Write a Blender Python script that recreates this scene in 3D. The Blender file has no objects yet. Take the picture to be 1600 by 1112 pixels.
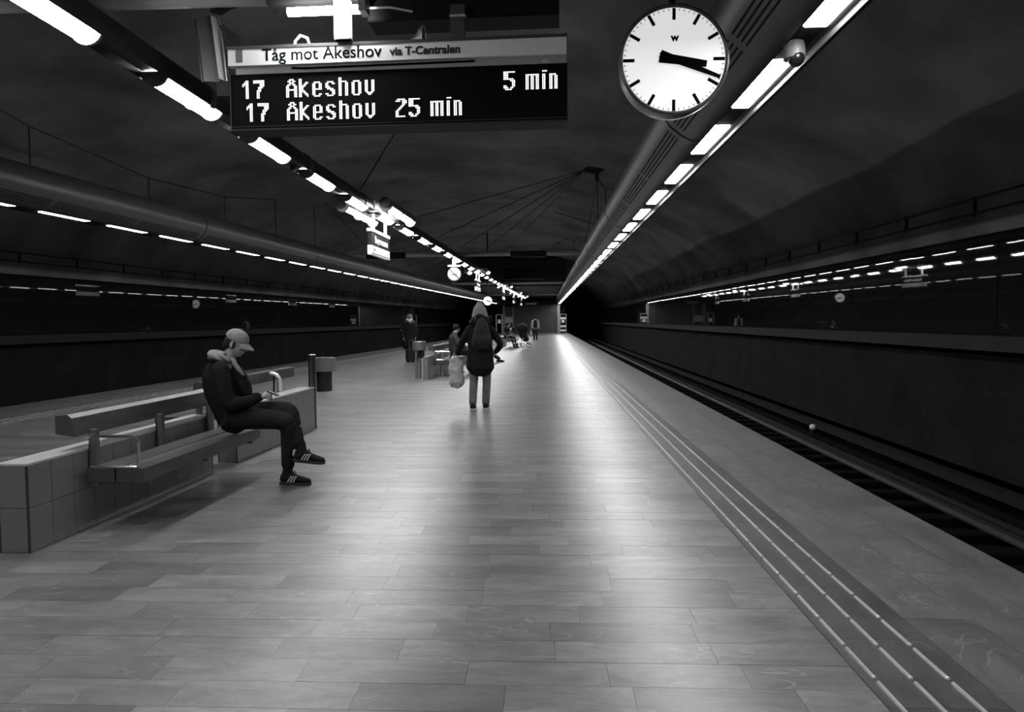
import bpy, bmesh, math, random
from mathutils import Vector, Matrix, Quaternion, noise
random.seed(7)
V = Vector
PI = math.pi
S = bpy.context.scene
C = S.collection

# ------------------------------------------------------------------ camera
F, H = 1100.0, 1.45
def _c(x, y): return V(((x-800)/F, (556-y)/F, -1)).normalized()
_a = _c(850, 500)
_up = _c(950, 499.24).cross(_a).normalized()
if _up.y < 0: _up = -_up
_xc = _a.cross(_up)
RT = Matrix((_xc, _a, _up)).transposed()          # world -> camera
RC = RT.transposed()
cam_d = bpy.data.cameras.new('camera'); cam = bpy.data.objects.new('camera', cam_d); C.objects.link(cam)
cam_d.sensor_width = 36; cam_d.lens = F*36/1600; cam_d.clip_start = .05; cam_d.clip_end = 400
cam.matrix_world = Matrix.Translation((0, 0, H)) @ RC.to_4x4()
S.camera = cam
EYE = V((0, 0, H))
def ray(px, py): return RC @ V(((px-800)/F, (556-py)/F, -1))
def atz(px, py, z): d = ray(px, py); return EYE + d*((z-H)/d.z)
def aty(px, py, y): d = ray(px, py); return EYE + d*(y/d.y)

# ------------------------------------------------------------------ world and exposure
w = bpy.data.worlds.new('world'); S.world = w; w.use_nodes = True
w.node_tree.nodes['Background'].inputs[0].default_value = (0.0, 0.0, 0.0, 1)
w.node_tree.nodes['Background'].inputs[1].default_value = 0
S.view_settings.view_transform = 'Standard'
S.view_settings.look = 'None'
S.view_settings.exposure = 0.0
S.view_settings.gamma = 1
S.view_settings.use_curve_mapping = False
S.cycles.use_denoising = True
S.cycles.max_bounces = 6
S.cycles.diffuse_bounces = 3
S.cycles.glossy_bounces = 4
LAMP = 57.0            # radiance of the fluorescent lenses

# ------------------------------------------------------------------ materials
MATS = {}
def mat(name, col=.5, rough=.5, metal=0., spec=.5, emit=0., bump=0., bscale=20., var=0., vscale=3., coat=0., stretch=(1, 1, 1)):
    if name in MATS: return MATS[name]
    m = bpy.data.materials.new(name); m.use_nodes = True
    nt = m.node_tree; N = nt.nodes; L = nt.links; b = N['Principled BSDF']
    b.inputs['Base Color'].default_value = (col, col, col, 1)
    b.inputs['Roughness'].default_value = rough
    b.inputs['Metallic'].default_value = metal
    b.inputs['Specular IOR Level'].default_value = spec
    b.inputs['Coat Weight'].default_value = coat
    if emit:
        b.inputs['Emission Color'].default_value = (1, 1, 1, 1)
        b.inputs['Emission Strength'].default_value = emit
    if var or bump:
        tc = N.new('ShaderNodeTexCoord'); mp = N.new('ShaderNodeMapping')
        mp.inputs['Scale'].default_value = stretch
        L.new(tc.outputs['Object'], mp.inputs['Vector'])
    if var:
        n = N.new('ShaderNodeTexNoise'); n.inputs['Scale'].default_value = vscale; n.inputs['Detail'].default_value = 6
        L.new(mp.outputs[0], n.inputs['Vector'])
        r = N.new('ShaderNodeMapRange'); r.inputs[1].default_value = .3; r.inputs[2].default_value = .7
        r.inputs[3].default_value = col*(1-var); r.inputs[4].default_value = col*(1+var)
        L.new(n.outputs['Fac'], r.inputs[0]); L.new(r.outputs[0], b.inputs['Base Color'])
    if bump:
        n2 = N.new('ShaderNodeTexNoise'); n2.inputs['Scale'].default_value = bscale; n2.inputs['Detail'].default_value = 5
        L.new(mp.outputs[0], n2.inputs['Vector'])
        bp = N.new('ShaderNodeBump'); bp.inputs['Strength'].default_value = bump; bp.inputs['Distance'].default_value = .02
        L.new(n2.outputs['Fac'], bp.inputs['Height']); L.new(bp.outputs[0], b.inputs['Normal'])
    MATS[name] = m
    return m

def stone(name, base, spread, island, along_y=False, rough=.3):
    """polished marble slab: tone per slab, streaks, white veins"""
    m = bpy.data.materials.new(name); m.use_nodes = True
    nt = m.node_tree; N = nt.nodes; L = nt.links; b = N['Principled BSDF']
    if island:
        rnd = N.new('ShaderNodeNewGeometry').outputs['Random Per Island']
    else:
        rnd = N.new('ShaderNodeObjectInfo').outputs['Random']
    geo = N.new('ShaderNodeNewGeometry')
    off = N.new('ShaderNodeMath'); off.operation = 'MULTIPLY'; off.inputs[1].default_value = 37.
    L.new(rnd, off.inputs[0])
    mp = N.new('ShaderNodeMapping'); mp.inputs['Scale'].default_value = (1, 3.2, 1) if not along_y else (2.2, 1.2, 1)
    L.new(geo.outputs['Position'], mp.inputs['Vector'])
    add = N.new('ShaderNodeVectorMath'); add.operation = 'ADD'
    L.new(mp.outputs[0], add.inputs[0]); cb = N.new('ShaderNodeCombineXYZ')
    L.new(off.outputs[0], cb.inputs[0]); L.new(off.outputs[0], cb.inputs[2]); L.new(cb.outputs[0], add.inputs[1])
    n1 = N.new('ShaderNodeTexNoise'); n1.inputs['Scale'].default_value = 2.6; n1.inputs['Detail'].default_value = 8; n1.inputs['Roughness'].default_value = .75
    n1.inputs['Distortion'].default_value = .6
    L.new(add.outputs[0], n1.inputs['Vector'])
    # veins
    n2 = N.new('ShaderNodeTexNoise'); n2.inputs['Scale'].default_value = 1.3; n2.inputs['Detail'].default_value = 3; n2.inputs['Distortion'].default_value = 1.2
    L.new(add.outputs[0], n2.inputs['Vector'])
    sub = N.new('ShaderNodeMath'); sub.operation = 'SUBTRACT'; sub.inputs[1].default_value = .5; L.new(n2.outputs['Fac'], sub.inputs[0])
    ab = N.new('ShaderNodeMath'); ab.operation = 'ABSOLUTE'; L.new(sub.outputs[0], ab.inputs[0])
    vr = N.new('ShaderNodeMapRange'); vr.inputs[1].default_value = .0; vr.inputs[2].default_value = .012; vr.inputs[3].default_value = 1; vr.inputs[4].default_value = 0
    L.new(ab.outputs[0], vr.inputs[0])
    n3 = N.new('ShaderNodeTexNoise'); n3.inputs['Scale'].default_value = 1.7; n3.inputs['Detail'].default_value = 2
    L.new(add.outputs[0], n3.inputs['Vector'])
    gate = N.new('ShaderNodeMapRange'); gate.inputs[1].default_value = .5; gate.inputs[2].default_value = .62; L.new(n3.outputs['Fac'], gate.inputs[0])
    vm = N.new('ShaderNodeMath'); vm.operation = 'MULTIPLY'; L.new(vr.outputs[0], vm.inputs[0]); L.new(gate.outputs[0], vm.inputs[1])
    r1 = N.new('ShaderNodeMapRange'); r1.inputs[1].default_value = .3; r1.inputs[2].default_value = .7; r1.inputs[3].default_value = base*.5; r1.inputs[4].default_value = base*1.5
    L.new(n1.outputs['Fac'], r1.inputs[0])
    r2 = N.new('ShaderNodeMapRange'); r2.inputs[3].default_value = 1-spread; r2.inputs[4].default_value = 1+spread
    L.new(rnd, r2.inputs[0])
    mu = N.new('ShaderNodeMath'); mu.operation = 'MULTIPLY'; L.new(r1.outputs[0], mu.inputs[0]); L.new(r2.outputs[0], mu.inputs[1])
    ad = N.new('ShaderNodeMath'); ad.operation = 'MULTIPLY_ADD'; ad.inputs[1].default_value = base*.85
    L.new(vm.outputs[0], ad.inputs[0]); L.new(mu.outputs[0], ad.inputs[2])
    L.new(ad.outputs[0], b.inputs['Base Color'])
    rr = N.new('ShaderNodeMapRange'); rr.inputs[3].default_value = rough-.05; rr.inputs[4].default_value = rough+.07
    L.new(n1.outputs['Fac'], rr.inputs[0]); L.new(rr.outputs[0], b.inputs['Roughness'])
    b.inputs['Specular IOR Level'].default_value = .55
    MATS[name] = m
    return m

M_slab = stone('slab_stone', .12, .26, False, False, .33)
M_slabs = stone('slab_stone_far', .12, .22, True, False, .36)
M_edge = stone('edge_stone', .09, .1, False, True, .42)
M_edges = stone('edge_stone_far', .09, .1, True, True, .42)
M_band = stone('band_stone', .055, .12, False, True, .36)
M_bands = stone('band_stone_far', .055, .12, True, True, .36)
M_grout = mat('grout', .16, .6)
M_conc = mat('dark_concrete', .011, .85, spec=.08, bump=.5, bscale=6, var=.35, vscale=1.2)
M_rock = mat('shotcrete', .20, .75, spec=.3, bump=.9, bscale=2.6, var=.42, vscale=.55)
M_rocke = mat('end_rock', .02, .9, bump=.5, bscale=3)
M_ledge = mat('ledge_concrete', .018, .75, spec=.15, var=.2, vscale=2)
M_glass = mat('black_glass', .011, .02, spec=.32, bump=.02, bscale=.9)
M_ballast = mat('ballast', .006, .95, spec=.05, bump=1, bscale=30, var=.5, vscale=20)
M_rail = mat('rail_steel', .035, .5, .6)
M_sleeper = mat('sleeper_wood', .0045, .95, spec=.03)
M_lamp = mat('lamp_lens', .9, .4, emit=LAMP)
M_pipe = mat('dark_painted_pipe', .02, .42, spec=.35)
M_duct = mat('duct_sheet', .055, .42, .1, spec=.45)
M_ductd = mat('duct_dark', .008, .8, spec=.1)
M_flange = mat('flange_bright', .28, .5)
M_beam = mat('beam_grey', .3, .45)
M_black = mat('black_metal', .010, .6, spec=.15)
M_gloss = mat('black_gloss', .01, .25)
M_white = mat('white_enamel', .62, .45)
M_chrome = mat('chrome', .75, .2, 1.)
M_steel = mat('brushed_steel', .42, .36, 1.)
M_wire = mat('wire', .01, .6)
M_tile = mat('wall_tile', .15, .3, spec=.5, var=.07, vscale=8)
M_cap = mat('block_cap', .5, .28, .3)
M_groutd = mat('tile_grout', .02, .8)
M_wood = mat('bench_wood', .05, .38, spec=.45, var=.3, vscale=3, stretch=(14, 1, 14))
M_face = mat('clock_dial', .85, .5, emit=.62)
M_ink = mat('ink', .004, .8, spec=.03)
M_inkg = mat('ink_grey', .035, .8, spec=.05)
M_led = mat('led', .9, .5, emit=2.2)
M_disp = mat('display_glass', .005, .7, spec=.05)
M_signw = mat('lit_sign_white', .7, .5, emit=.1)
M_post = mat('poster', .5, .5)
M_skin = mat('skin', .30, .55)
M_hair = mat('hair', .012, .7, spec=.2, bump=.6, bscale=120, stretch=(1, 1, .2))
M_hood = mat('hoodie_grey', .2, .9, bump=.4, bscale=90)
M_cap2 = mat('cap_cloth', .2, .85, bump=.2, bscale=160, var=.12, vscale=30)
M_jack = mat('dark_jacket', .010, .85, spec=.12, bump=.25, bscale=14)
M_jeand = mat('dark_denim', .015, .9, spec=.12, bump=.3, bscale=18, var=.25, vscale=12)
M_shoe = mat('black_suede', .010, .85, spec=.15)
M_sole = mat('gum_sole', .03, .7, spec=.2)
M_jean = mat('grey_jeans', .1, .85, bump=.35, bscale=20, var=.2, vscale=14)
M_pack = mat('backpack_cloth', .028, .9, spec=.15, bump=.3, bscale=30)
M_bag = mat('plastic_bag', .36, .5, bump=.9, bscale=9)
M_scarf = mat('headscarf', .1, .85, bump=.4, bscale=60)
M_scarfl = mat('light_scarf', .42, .85, bump=.5, bscale=40)
M_endw = mat('end_wall_panel', .05, .55, var=.15, vscale=.8)
M_pillar = mat('pillar_light', .3, .5)

# ------------------------------------------------------------------ mesh builder
def frame_of(d, ref=None):
    d = d.normalized()
    r = V(ref) if ref is not None else (V((0, 0, 1)) if abs(d.z) < .9 else V((0, 1, 0)))
    s = d.cross(r)
    if s.length < 1e-6: s = d.cross(V((1, .1, 0)))
    s.normalize(); return s, s.cross(d).normalized()

class MB:
    def __init__(s): s.v = []; s.f = []; s.mi = []; s.cur = 0
    def add(s, vs, fs):
        o = len(s.v); s.v += [tuple(p) for p in vs]
        for q in fs: s.f.append(tuple(i+o for i in q)); s.mi.append(s.cur)
        return s
    def box(s, lo, hi, M=None):
        (a, b, c), (d, e, f) = lo, hi
        vs = [V(p) for p in ((a, b, c), (d, b, c), (d, e, c), (a, e, c), (a, b, f), (d, b, f), (d, e, f), (a, e, f))]
        if M: vs = [M @ p for p in vs]
        return s.add(vs, [(0, 3, 2, 1), (4, 5, 6, 7), (0, 1, 5, 4), (1, 2, 6, 5), (2, 3, 7, 6), (3, 0, 4, 7)])
    def bbox(s, lo, hi, e=.004, M=None):
        """box with chamfered top edge"""
        (a, b, c), (d, f, g) = lo, hi
        vs = [V(p) for p in ((a, b, c), (d, b, c), (d, f, c), (a, f, c), (a, b, g-e), (d, b, g-e), (d, f, g-e), (a, f, g-e),
                             (a+e, b+e, g), (d-e, b+e, g), (d-e, f-e, g), (a+e, f-e, g))]
        if M: vs = [M @ p for p in vs]
        return s.add(vs, [(0, 3, 2, 1), (0, 1, 5, 4), (1, 2, 6, 5), (2, 3, 7, 6), (3, 0, 4, 7), (4, 5, 9, 8), (5, 6, 10, 9), (6, 7, 11, 10), (7, 4, 8, 11), (8, 9, 10, 11)])
    def sweep(s, pts, prof, ref=None, cap=True):
        """prof: function(i)-> list of (a,b) offsets, or a list"""
        pts = [V(p) for p in pts]; n = len(pts); rings = []
        for i, p in enumerate(pts):
            d = (pts[min(i+1, n-1)] - pts[max(i-1, 0)])
            a, b = frame_of(d, ref)
            pr = prof(i) if callable(prof) else prof
            rings.append([p + a*u + b*v_ for u, v_ in pr])
        k = len(rings[0]); vs = [q for r in rings for q in r]; fs = []
        for i in range(n-1):
            for j in range(k):
                fs.append((i*k+j, i*k+(j+1) % k, (i+1)*k+(j+1) % k, (i+1)*k+j))
        if cap: fs.append(tuple(range(k))[::-1]); fs.append(tuple(range((n-1)*k, n*k)))
        return s.add(vs, fs)
    def tube(s, pts, r, k=10, ref=None, cap=True):
        rr = r if isinstance(r, (list, tuple)) and not callable(r) else [r]*len(pts)
        def pf(i):
            q = rr[i]; a, b = q if isinstance(q, (tuple, list)) else (q, q)
            return [(a*math.cos(2*PI*j/k), b*math.sin(2*PI*j/k)) for j in range(k)]
        return s.sweep(pts, pf, ref, cap)
    def cyl(s, c, r, z0, z1, k=24, r2=None):
        x, y = c; r2 = r if r2 is None else r2
        vs = [(x+r*math.cos(2*PI*j/k), y+r*math.sin(2*PI*j/k), z0) for j in range(k)] + [(x+r2*math.cos(2*PI*j/k), y+r2*math.sin(2*PI*j/k), z1) for j in range(k)]
        fs = [(j, (j+1) % k, k+(j+1) % k, k+j) for j in range(k)] + [tuple(range(k))[::-1], tuple(range(k, 2*k))]
        return s.add(vs, fs)
    def ell(s, c, r, M=None, k=16, n=10):
        c = V(c); rx, ry, rz = r if isinstance(r, (tuple, list)) else (r, r, r)
        vs = [V((0, 0, rz))]
        for i in range(1, n):
            t = PI*i/n
            for j in range(k):
                p = 2*PI*j/k; vs.append(V((rx*math.sin(t)*math.cos(p), ry*math.sin(t)*math.sin(p), rz*math.cos(t))))
        vs.append(V((0, 0, -rz)))
        if M: vs = [M @ q for q in vs]
        vs = [q + c for q in vs]
        fs = [(0, 1+j, 1+(j+1) % k) for j in range(k)]
        for i in range(n-2):
            for j in range(k):
                a = 1+i*k+j; b = 1+i*k+(j+1) % k; fs.append((a, a+k, b+k, b))
        e = len(vs)-1; o = 1+(n-2)*k
        fs += [(o+j, e, o+(j+1) % k) for j in range(k)]
        return s.add(vs, fs)
    def limb(s, pts, rr, k=14, ref=None):
        """closed tapered limb with round ends, subdivided"""
        P = [V(p) for p in pts]; Q = []; R = []
        n = len(P)
        for i in range(n-1):
            p0 = P[max(i-1, 0)]; p1 = P[i]; p2 = P[i+1]; p3 = P[min(i+2, n-1)]
            for j in range(4):
                t = j/4
                Q.append(.5*((2*p1)+(-p0+p2)*t+(2*p0-5*p1+4*p2-p3)*t*t+(-p0+3*p1-3*p2+p3)*t**3))
                a, b = rr[i], rr[i+1]
                a = a if isinstance(a, tuple) else (a, a); b = b if isinstance(b, tuple) else (b, b)
                R.append((a[0]*(1-t)+b[0]*t, a[1]*(1-t)+b[1]*t))
        Q.append(P[-1]); e = rr[-1]; R.append(e if isinstance(e, tuple) else (e, e))
        # rounded ends
        d0 = (Q[0]-Q[1]).normalized(); d1 = (Q[-1]-Q[-2]).normalized()
        a0, b0 = R[0]; a1, b1 = R[-1]; m0 = min(a0, b0); m1 = min(a1, b1)
        Q = [Q[0]+d0*m0*.95, Q[0]+d0*m0*.7] + Q + [Q[-1]+d1*m1*.7, Q[-1]+d1*m1*.95]
        R = [(a0*.3, b0*.3), (a0*.72, b0*.72)] + R + [(a1*.72, b1*.72), (a1*.3, b1*.3)]
        return s.tube(Q, R, k, ref)
    def disc(s, c, r, n, k=32):
        pass
    def mesh(s, name):
        me = bpy.data.meshes.new(name); me.from_pydata(s.v, [], s.f); me.update(); return me
    def build(s, name, m, parent=None, smooth=False, label=None, cat=None, group=None, kind=None, fix=True):
        me = s.mesh(name)
        if fix:
            bm = bmesh.new(); bm.from_mesh(me); bmesh.ops.recalc_face_normals(bm, faces=bm.faces); bm.to_mesh(me); bm.free()
        return link(name, me, m, parent, smooth, label, cat, group, kind)

def link(name, me, m, parent=None, smooth=False, label=None, cat=None, group=None, kind=None):
    o = bpy.data.objects.new(name, me); C.objects.link(o)
    if m is not None:
        me.materials.clear(); me.materials.append(m)
    if smooth:
        me.polygons.foreach_set('use_smooth', [True]*len(me.polygons))
        if smooth != 'all':
            try: me.set_sharp_from_angle(angle=math.radians(40))
            except Exception: pass
    if parent is not None:
        o.parent = parent; o.matrix_parent_inverse = wm(parent).inverted()
    return tag(o, label, cat, group, kind)
def wm(o):
    m = Matrix.LocRotScale(o.location, o.rotation_euler, o.scale)
    return (wm(o.parent) @ o.matrix_parent_inverse @ m) if o.parent else m
def tag(o, label=None, cat=None, group=None, kind=None):
    if label: o['label'] = label
    if cat: o['category'] = cat
    if group: o['group'] = group
    if kind: o['kind'] = kind
    return o
def thing(name, loc, label, cat, group=None, rz=0):
    o = bpy.data.objects.new(name, None); C.objects.link(o); o.location = loc; o.rotation_euler.z = rz
    o.empty_display_size = .1
    return tag(o, label, cat, group)
def dup(o, parent=None, **kw):
    c = o.copy(); C.objects.link(c)
    if parent is not None: c.parent = parent
    for ch in o.children: dup(ch, c)
    for k, v in kw.items(): c[k] = v
    return c

def blob(name, mb, voxel, m, parent=None, it=4, **kw):
    """fuse closed shells into one continuous skin"""
    me = mb.mesh(name); o = bpy.data.objects.new(name, me); C.objects.link(o)
    md = o.modifiers.new('r', 'REMESH'); md.mode = 'VOXEL'; md.voxel_size = voxel; md.use_smooth_shade = True
    if it:
        sm = o.modifiers.new('s', 'SMOOTH'); sm.factor = .5; sm.iterations = it
    dg = bpy.context.evaluated_depsgraph_get(); dg.update()
    nm = bpy.data.meshes.new_from_object(o.evaluated_get(dg)); nm.name = name
    bpy.data.objects.remove(o)
    return link(name, nm, m, parent, 'all', **kw)

def text(name, body, m, M, width=None, height=None, parent=None, size=.1, ext=.001, bold=0, align='LEFT', **kw):
    cu = bpy.data.curves.new(name, 'FONT'); cu.body = body; cu.size = size; cu.extrude = ext; cu.resolution_u = 3
    cu.offset = bold; cu.align_x = align
    o = bpy.data.objects.new(name, cu); C.objects.link(o)
    dg = bpy.context.evaluated_depsgraph_get(); dg.update()
    me = bpy.data.meshes.new_from_object(o.evaluated_get(dg)); bpy.data.objects.remove(o)
    xs = [v.co.x for v in me.vertices]; ys = [v.co.y for v in me.vertices]
    sx = width/(max(xs)-min(xs)) if width else 1
    sy = height/(max(ys)-min(ys)) if height else sx
    x0 = min(xs)
    for v in me.vertices: v.co = M @ V(((v.co.x-x0)*sx, v.co.y*sy, v.co.z))
    return link(name, me, m, parent, **kw)

# ------------------------------------------------------------------ lines of the station
xe = 2.70                                              # right platform edge
def xl(y): return -9.47 + .051*(y-12)                  # left platform edge
def xb(y): return -3.26 + .03*(y-4.3)                  # front face of the bench blocks
_XC = ((-10, -3.43), (5, -3.43), (12, -3.46), (23, -3.15), (32, -2.98), (45.5, -2.56), (56, -2.29), (70, -1.75))
def xc(y):
    for (a, p), (b, q) in zip(_XC, _XC[1:]):
        if y <= b: return p+(q-p)*(y-a)/(b-a)
    return _XC[-1][1]
def xcs(y): return (xc(y+.5)-xc(y-.5))                  # middle light pipe
def xll(y): return -8.2 + .047*(y-12)                  # left lamps
YE = 82.0
Y0 = -3.0
WR = 6.6
def wl(y): return xl(y) - 3.9

# ------------------------------------------------------------------ floor
floor = MB().add([(xl(Y0), Y0, -.02), (xe-.02, Y0, -.02), (xe-.02, YE, -.02), (xl(YE), YE, -.02),
                  (xl(Y0), Y0, -.3), (xe-.02, Y0, -.3), (xe-.02, YE, -.3), (xl(YE), YE, -.3)],
                 [(0, 1, 2, 3), (7, 6, 5, 4), (0, 4, 5, 1), (1, 5, 6, 2), (2, 6, 7, 3), (3, 7, 4, 0)]).build('floor', M_grout, kind='structure')
XB0, XB1 = 1.27, 1.725                                  # dark band under the ridges
pieces = []; rest = MB(); nrest = MB
ROW = .195
r = 0; y = 1.95
G = .0008
while y < YE-.2:
    x = XB0 - .002; first = True
    lim = xl(y)+1.65
    o_ = random.uniform(.2, .62)
    while x > lim:
        L_ = o_ if first else random.uniform(.5, .72); first = False
        x1 = max(x-L_, lim)
        if y > 24: x1 = max(x-L_*2, lim)
        hw = .8*y+.3
        near = y < 6.6 and x > -hw
        lo = (x1+G, y+G, -.02); hi = (x-G, y+ROW-G, random.uniform(-.0006, .0004))
        if near: pieces.append((lo, hi))
        else: rest.box(lo, hi)
        x = x1
    y += ROW; r += 1
pieces = pieces[:298]
SL = {}
for lo, hi in pieces:
    # slabs share a unit mesh, scaled to their own size
    me = SL.get('m')
    if me is None:
        me = MB().box((0, 0, 0), (1, 1, 1)).mesh('slab'); me.materials.append(M_slab); SL['m'] = me
    o = bpy.data.objects.new('slab', me); C.objects.link(o); o.parent = floor
    o.location = lo; o.scale = [hi[i]-lo[i] for i in range(3)]
rest.build('slab_field', M_slabs, floor, kind='stuff', fix=False)
# dark stone band beneath ridges, edge stones
def strip(xa, xb_, ln, m_near, m_far, name, ynear):
    y = 1.9 + random.random()*.3; far = MB(); me = MB().box((0, 0, 0), (1, 1, 1)).mesh(name); me.materials.append(m_near)
    while y < YE-.2:
        l = ln*random.uniform(.9, 1.1) if y < 20 else ln*2
        l = min(l, YE-y)
        if y < ynear:
            o = bpy.data.objects.new(name, me); C.objects.link(o); o.parent = floor
            o.location = (xa+G, y+G, -.02); o.scale = (xb_-xa-2*G, l-2*G, .02)
        else: far.box((xa+G, y+G, -.02), (xb_-G, y+l-G, 0))
        y += l
    far.build(name+'_field', m_far, floor, kind='stuff', fix=False)
strip(XB0, XB1, .6, M_band, M_bands, 'border_slab', 9)
for k in range(3):
    a = XB1+(xe-XB1)*k/3; strip(a, XB1+(xe-XB1)*(k+1)/3, .68, M_edge, M_edges, 'edge_slab', 9)
lf = MB()
y = 6.
while y < YE-.5:
    l = .66
    for k in range(3):
        a0, a1 = xl(y)+.55*k, xl(y)+.55*(k+1)
        lf.box((a0+.002, y+.002, -.02), (a1-.002, y+l-.002, 0))
    y += l
lf.build('edge_slab_field', M_edges, floor, kind='stuff', fix=False)

# tactile guide ridges
def ridge_mesh():
    mb = MB()
    mb.sweep([(0, 0, .0035), (0, .262, .0035)], [(-.0075, -.0035), (.0075, -.0035), (.004, .005), (-.004, .005)], (0, 0, 1))
    mb.ell((0, .006, .003), (.010, .012, .008), None, 8, 4)
    return mb
def guide(xf, y0, ycut, label, ridges_x):
    t = thing('guide_strip', (xf(y0)+ridges_x[1], y0, 0), label, 'tactile strip')
    rm = ridge_mesh().mesh('ridge'); rm.materials.append(mat('ridge_steel', .55, .38, .45)); far = MB()
    n = 0; y = y0
    while y < YE-1:
        for dx in ridges_x:
            if y < ycut:
                o = bpy.data.objects.new('ridge', rm); C.objects.link(o); o.parent = t
                o.location = (xf(y)+dx-t.location.x, y-t.location.y, 0)
            else:
                X = xf(y)+dx; far.sweep([(X, y, .0035), (X, y+.27, .0035)], [(-.0075, -.0035), (.0075, -.0035), (.004, .005), (-.004, .005)], (0, 0, 1))
        y += .2925
    far.build('ridge_run', M_steel if ycut > 10 else mat('ridge_dull', .14, .6), t, kind='stuff', fix=False)
guide(lambda y: 1.32, 2.24-.2925, 16, 'three parallel steel ridges set in the floor along the right platform edge', (0, .145, .29))
guide(lambda y: xl(y)+1.35, 9.0, 9.0, 'three raised ridges in the floor along the far left platform edge, beyond the benches', (0, .145, .29))

# ------------------------------------------------------------------ tracks and walls
def track_side(name, xin, xout, side, lab):
    """xin(y) platform edge, xout(y) wall"""
    zb = -1.0
    bed = MB().add([(xin(Y0), Y0, zb), (xout(Y0), Y0, zb), (xout(YE+20), YE+20, zb), (xin(YE), YE+20, zb)], [(0, 1, 2, 3)] if side > 0 else [(3, 2, 1, 0)])
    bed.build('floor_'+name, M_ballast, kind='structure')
    face = MB()
    face.add([(xin(Y0)-side*.08, Y0, -.06), (xin(YE)-side*.08, YE, -.06), (xin(YE)-side*.08, YE, zb), (xin(Y0)-side*.08, Y0, zb)], [(0, 1, 2, 3)])
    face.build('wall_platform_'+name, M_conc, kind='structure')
    lip = MB().add([(xin(Y0)-side*.3, Y0, -.02), (xin(Y0), Y0, -.02), (xin(YE), YE, -.02), (xin(YE)-side*.3, YE, -.02),
                    (xin(Y0)-side*.3, Y0, -.1), (xin(Y0), Y0, -.1), (xin(YE), YE, -.1), (xin(YE)-side*.3, YE, -.1)],
                   [(0, 1, 2, 3), (7, 6, 5, 4), (0, 4, 5, 1), (1, 5, 6, 2), (2, 6, 7, 3), (3, 7, 4, 0)])
    lip.build('trim_7' if side > 0 else 'trim_8', M_conc, kind='structure')
    t = thing('railway_track', (xin(3)+side*1.6, 3, zb), lab, 'railway track')
    sl = None
    for dx in (.72, 2.17):
        prof = [(-.06, 0), (.06, 0), (.06, .02), (.012, .05), (.012, .12), (.035, .13), (.035, .16), (-.035, .16), (-.035, .13), (-.012, .12), (-.012, .05), (-.06, .02)]
        MB().sweep([(xin(Y0)+side*dx, Y0, zb+.1), (xin(YE)+side*dx, YE+15, zb+.1)], prof, (0, 0, 1)).build('rail', M_rail, t)
    MB().sweep([(xin(Y0)+side*2.95, Y0, zb+.25), (xin(YE)+side*2.95, YE+15, zb+.25)], [(-.08, -.06), (.08, -.06), (.08, .06), (-.08, .06)], (0, 0, 1)).build('conductor_rail', mat('rail_cover', .012, .8, spec=.1), t)
    y = 1.5; me = None
    while y < 70 and side > 0:
        if me is None:
            me = MB().bbox((-1.2, 0, 0), (1.2, .24, .12), .02).mesh('sleeper'); me.materials.append(M_sleeper)
        o = bpy.data.objects.new('sleeper', me); C.objects.link(o); o.parent = t
        o.location = (xin(y)+side*1.45-t.location.x, y-t.location.y, -.02); y += .62
track_side('right', lambda y: xe, lambda y: WR, 1, 'dark railway track sunk beside the right platform edge')
track_side('left', xl, wl, -1, 'dark railway track sunk beyond the far left platform edge')

def side_wall(nm, X, sgn):
    """sgn=+1: wall on the right; face looks towards -x"""
    def q(d, z): return lambda y: (X(y)+sgn*d, y, z)
    def ribbon(ps, m, name, kind='structure', parent=None, ya=Y0, yb=YE+18, n=12):
        vs = []; fs = []
        for i in range(n+1):
            y = ya+(yb-ya)*i/n
            for p in ps: vs.append(p(y))
        k = len(ps)
        for i in range(n):
            for j in range(k-1): fs.append((i*k+j, i*k+j+1, (i+1)*k+j+1, (i+1)*k+j))
        o = MB().add(vs, fs).build(name, m, parent, kind=kind)
        return o
    wo = ribbon([q(.25, -1.0), q(.25, .96)], M_conc, 'wall_'+nm)
    ribbon([q(.25, .96), q(-.12, .95), q(-.12, 1.17), q(.06, 1.19)], M_ledge, 'trim_1' if sgn > 0 else 'trim_2')
    ribbon([q(.10, 1.17), q(.10, 2.6)], M_black, 'trim_3' if sgn > 0 else 'trim_4')
    ribbon([q(.1, 2.55), q(-.03, 2.55), q(-.03, 2.62), q(.1, 2.7), q(.35, 2.72)], M_conc, 'trim_5' if sgn > 0 else 'trim_6')
    # glossy black panels: one object each
    y = 1.0; 
    while y < YE-.5:
        l = 2.4
        a = random.uniform(-.004, .004); b = random.uniform(-.004, .004)
        MB().box((0, 0, 0), (1, 1, 1)).v
        mb = MB()
        x0 = X(y); x1 = X(y+l)
        mb.add([(x0+a, y+.004, 1.195), (x1+b, y+l-.004, 1.195), (x1+b, y+l-.004, 2.55), (x0+a, y+.004, 2.55),
                (x0+sgn*.02, y+.004, 1.195), (x1+sgn*.02, y+l-.004, 1.195), (x1+sgn*.02, y+l-.004, 2.55), (x0+sgn*.02, y+.004, 2.55)],
               [(0, 1, 2, 3), (7, 6, 5, 4), (0, 4, 5, 1), (1, 5, 6, 2), (2, 6, 7, 3), (3, 7, 4, 0)])
        mb.build('panel', M_glass, wo)
        y += l
side_wall('right', lambda y: WR, 1)
side_wall('left', wl, -1)

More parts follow.
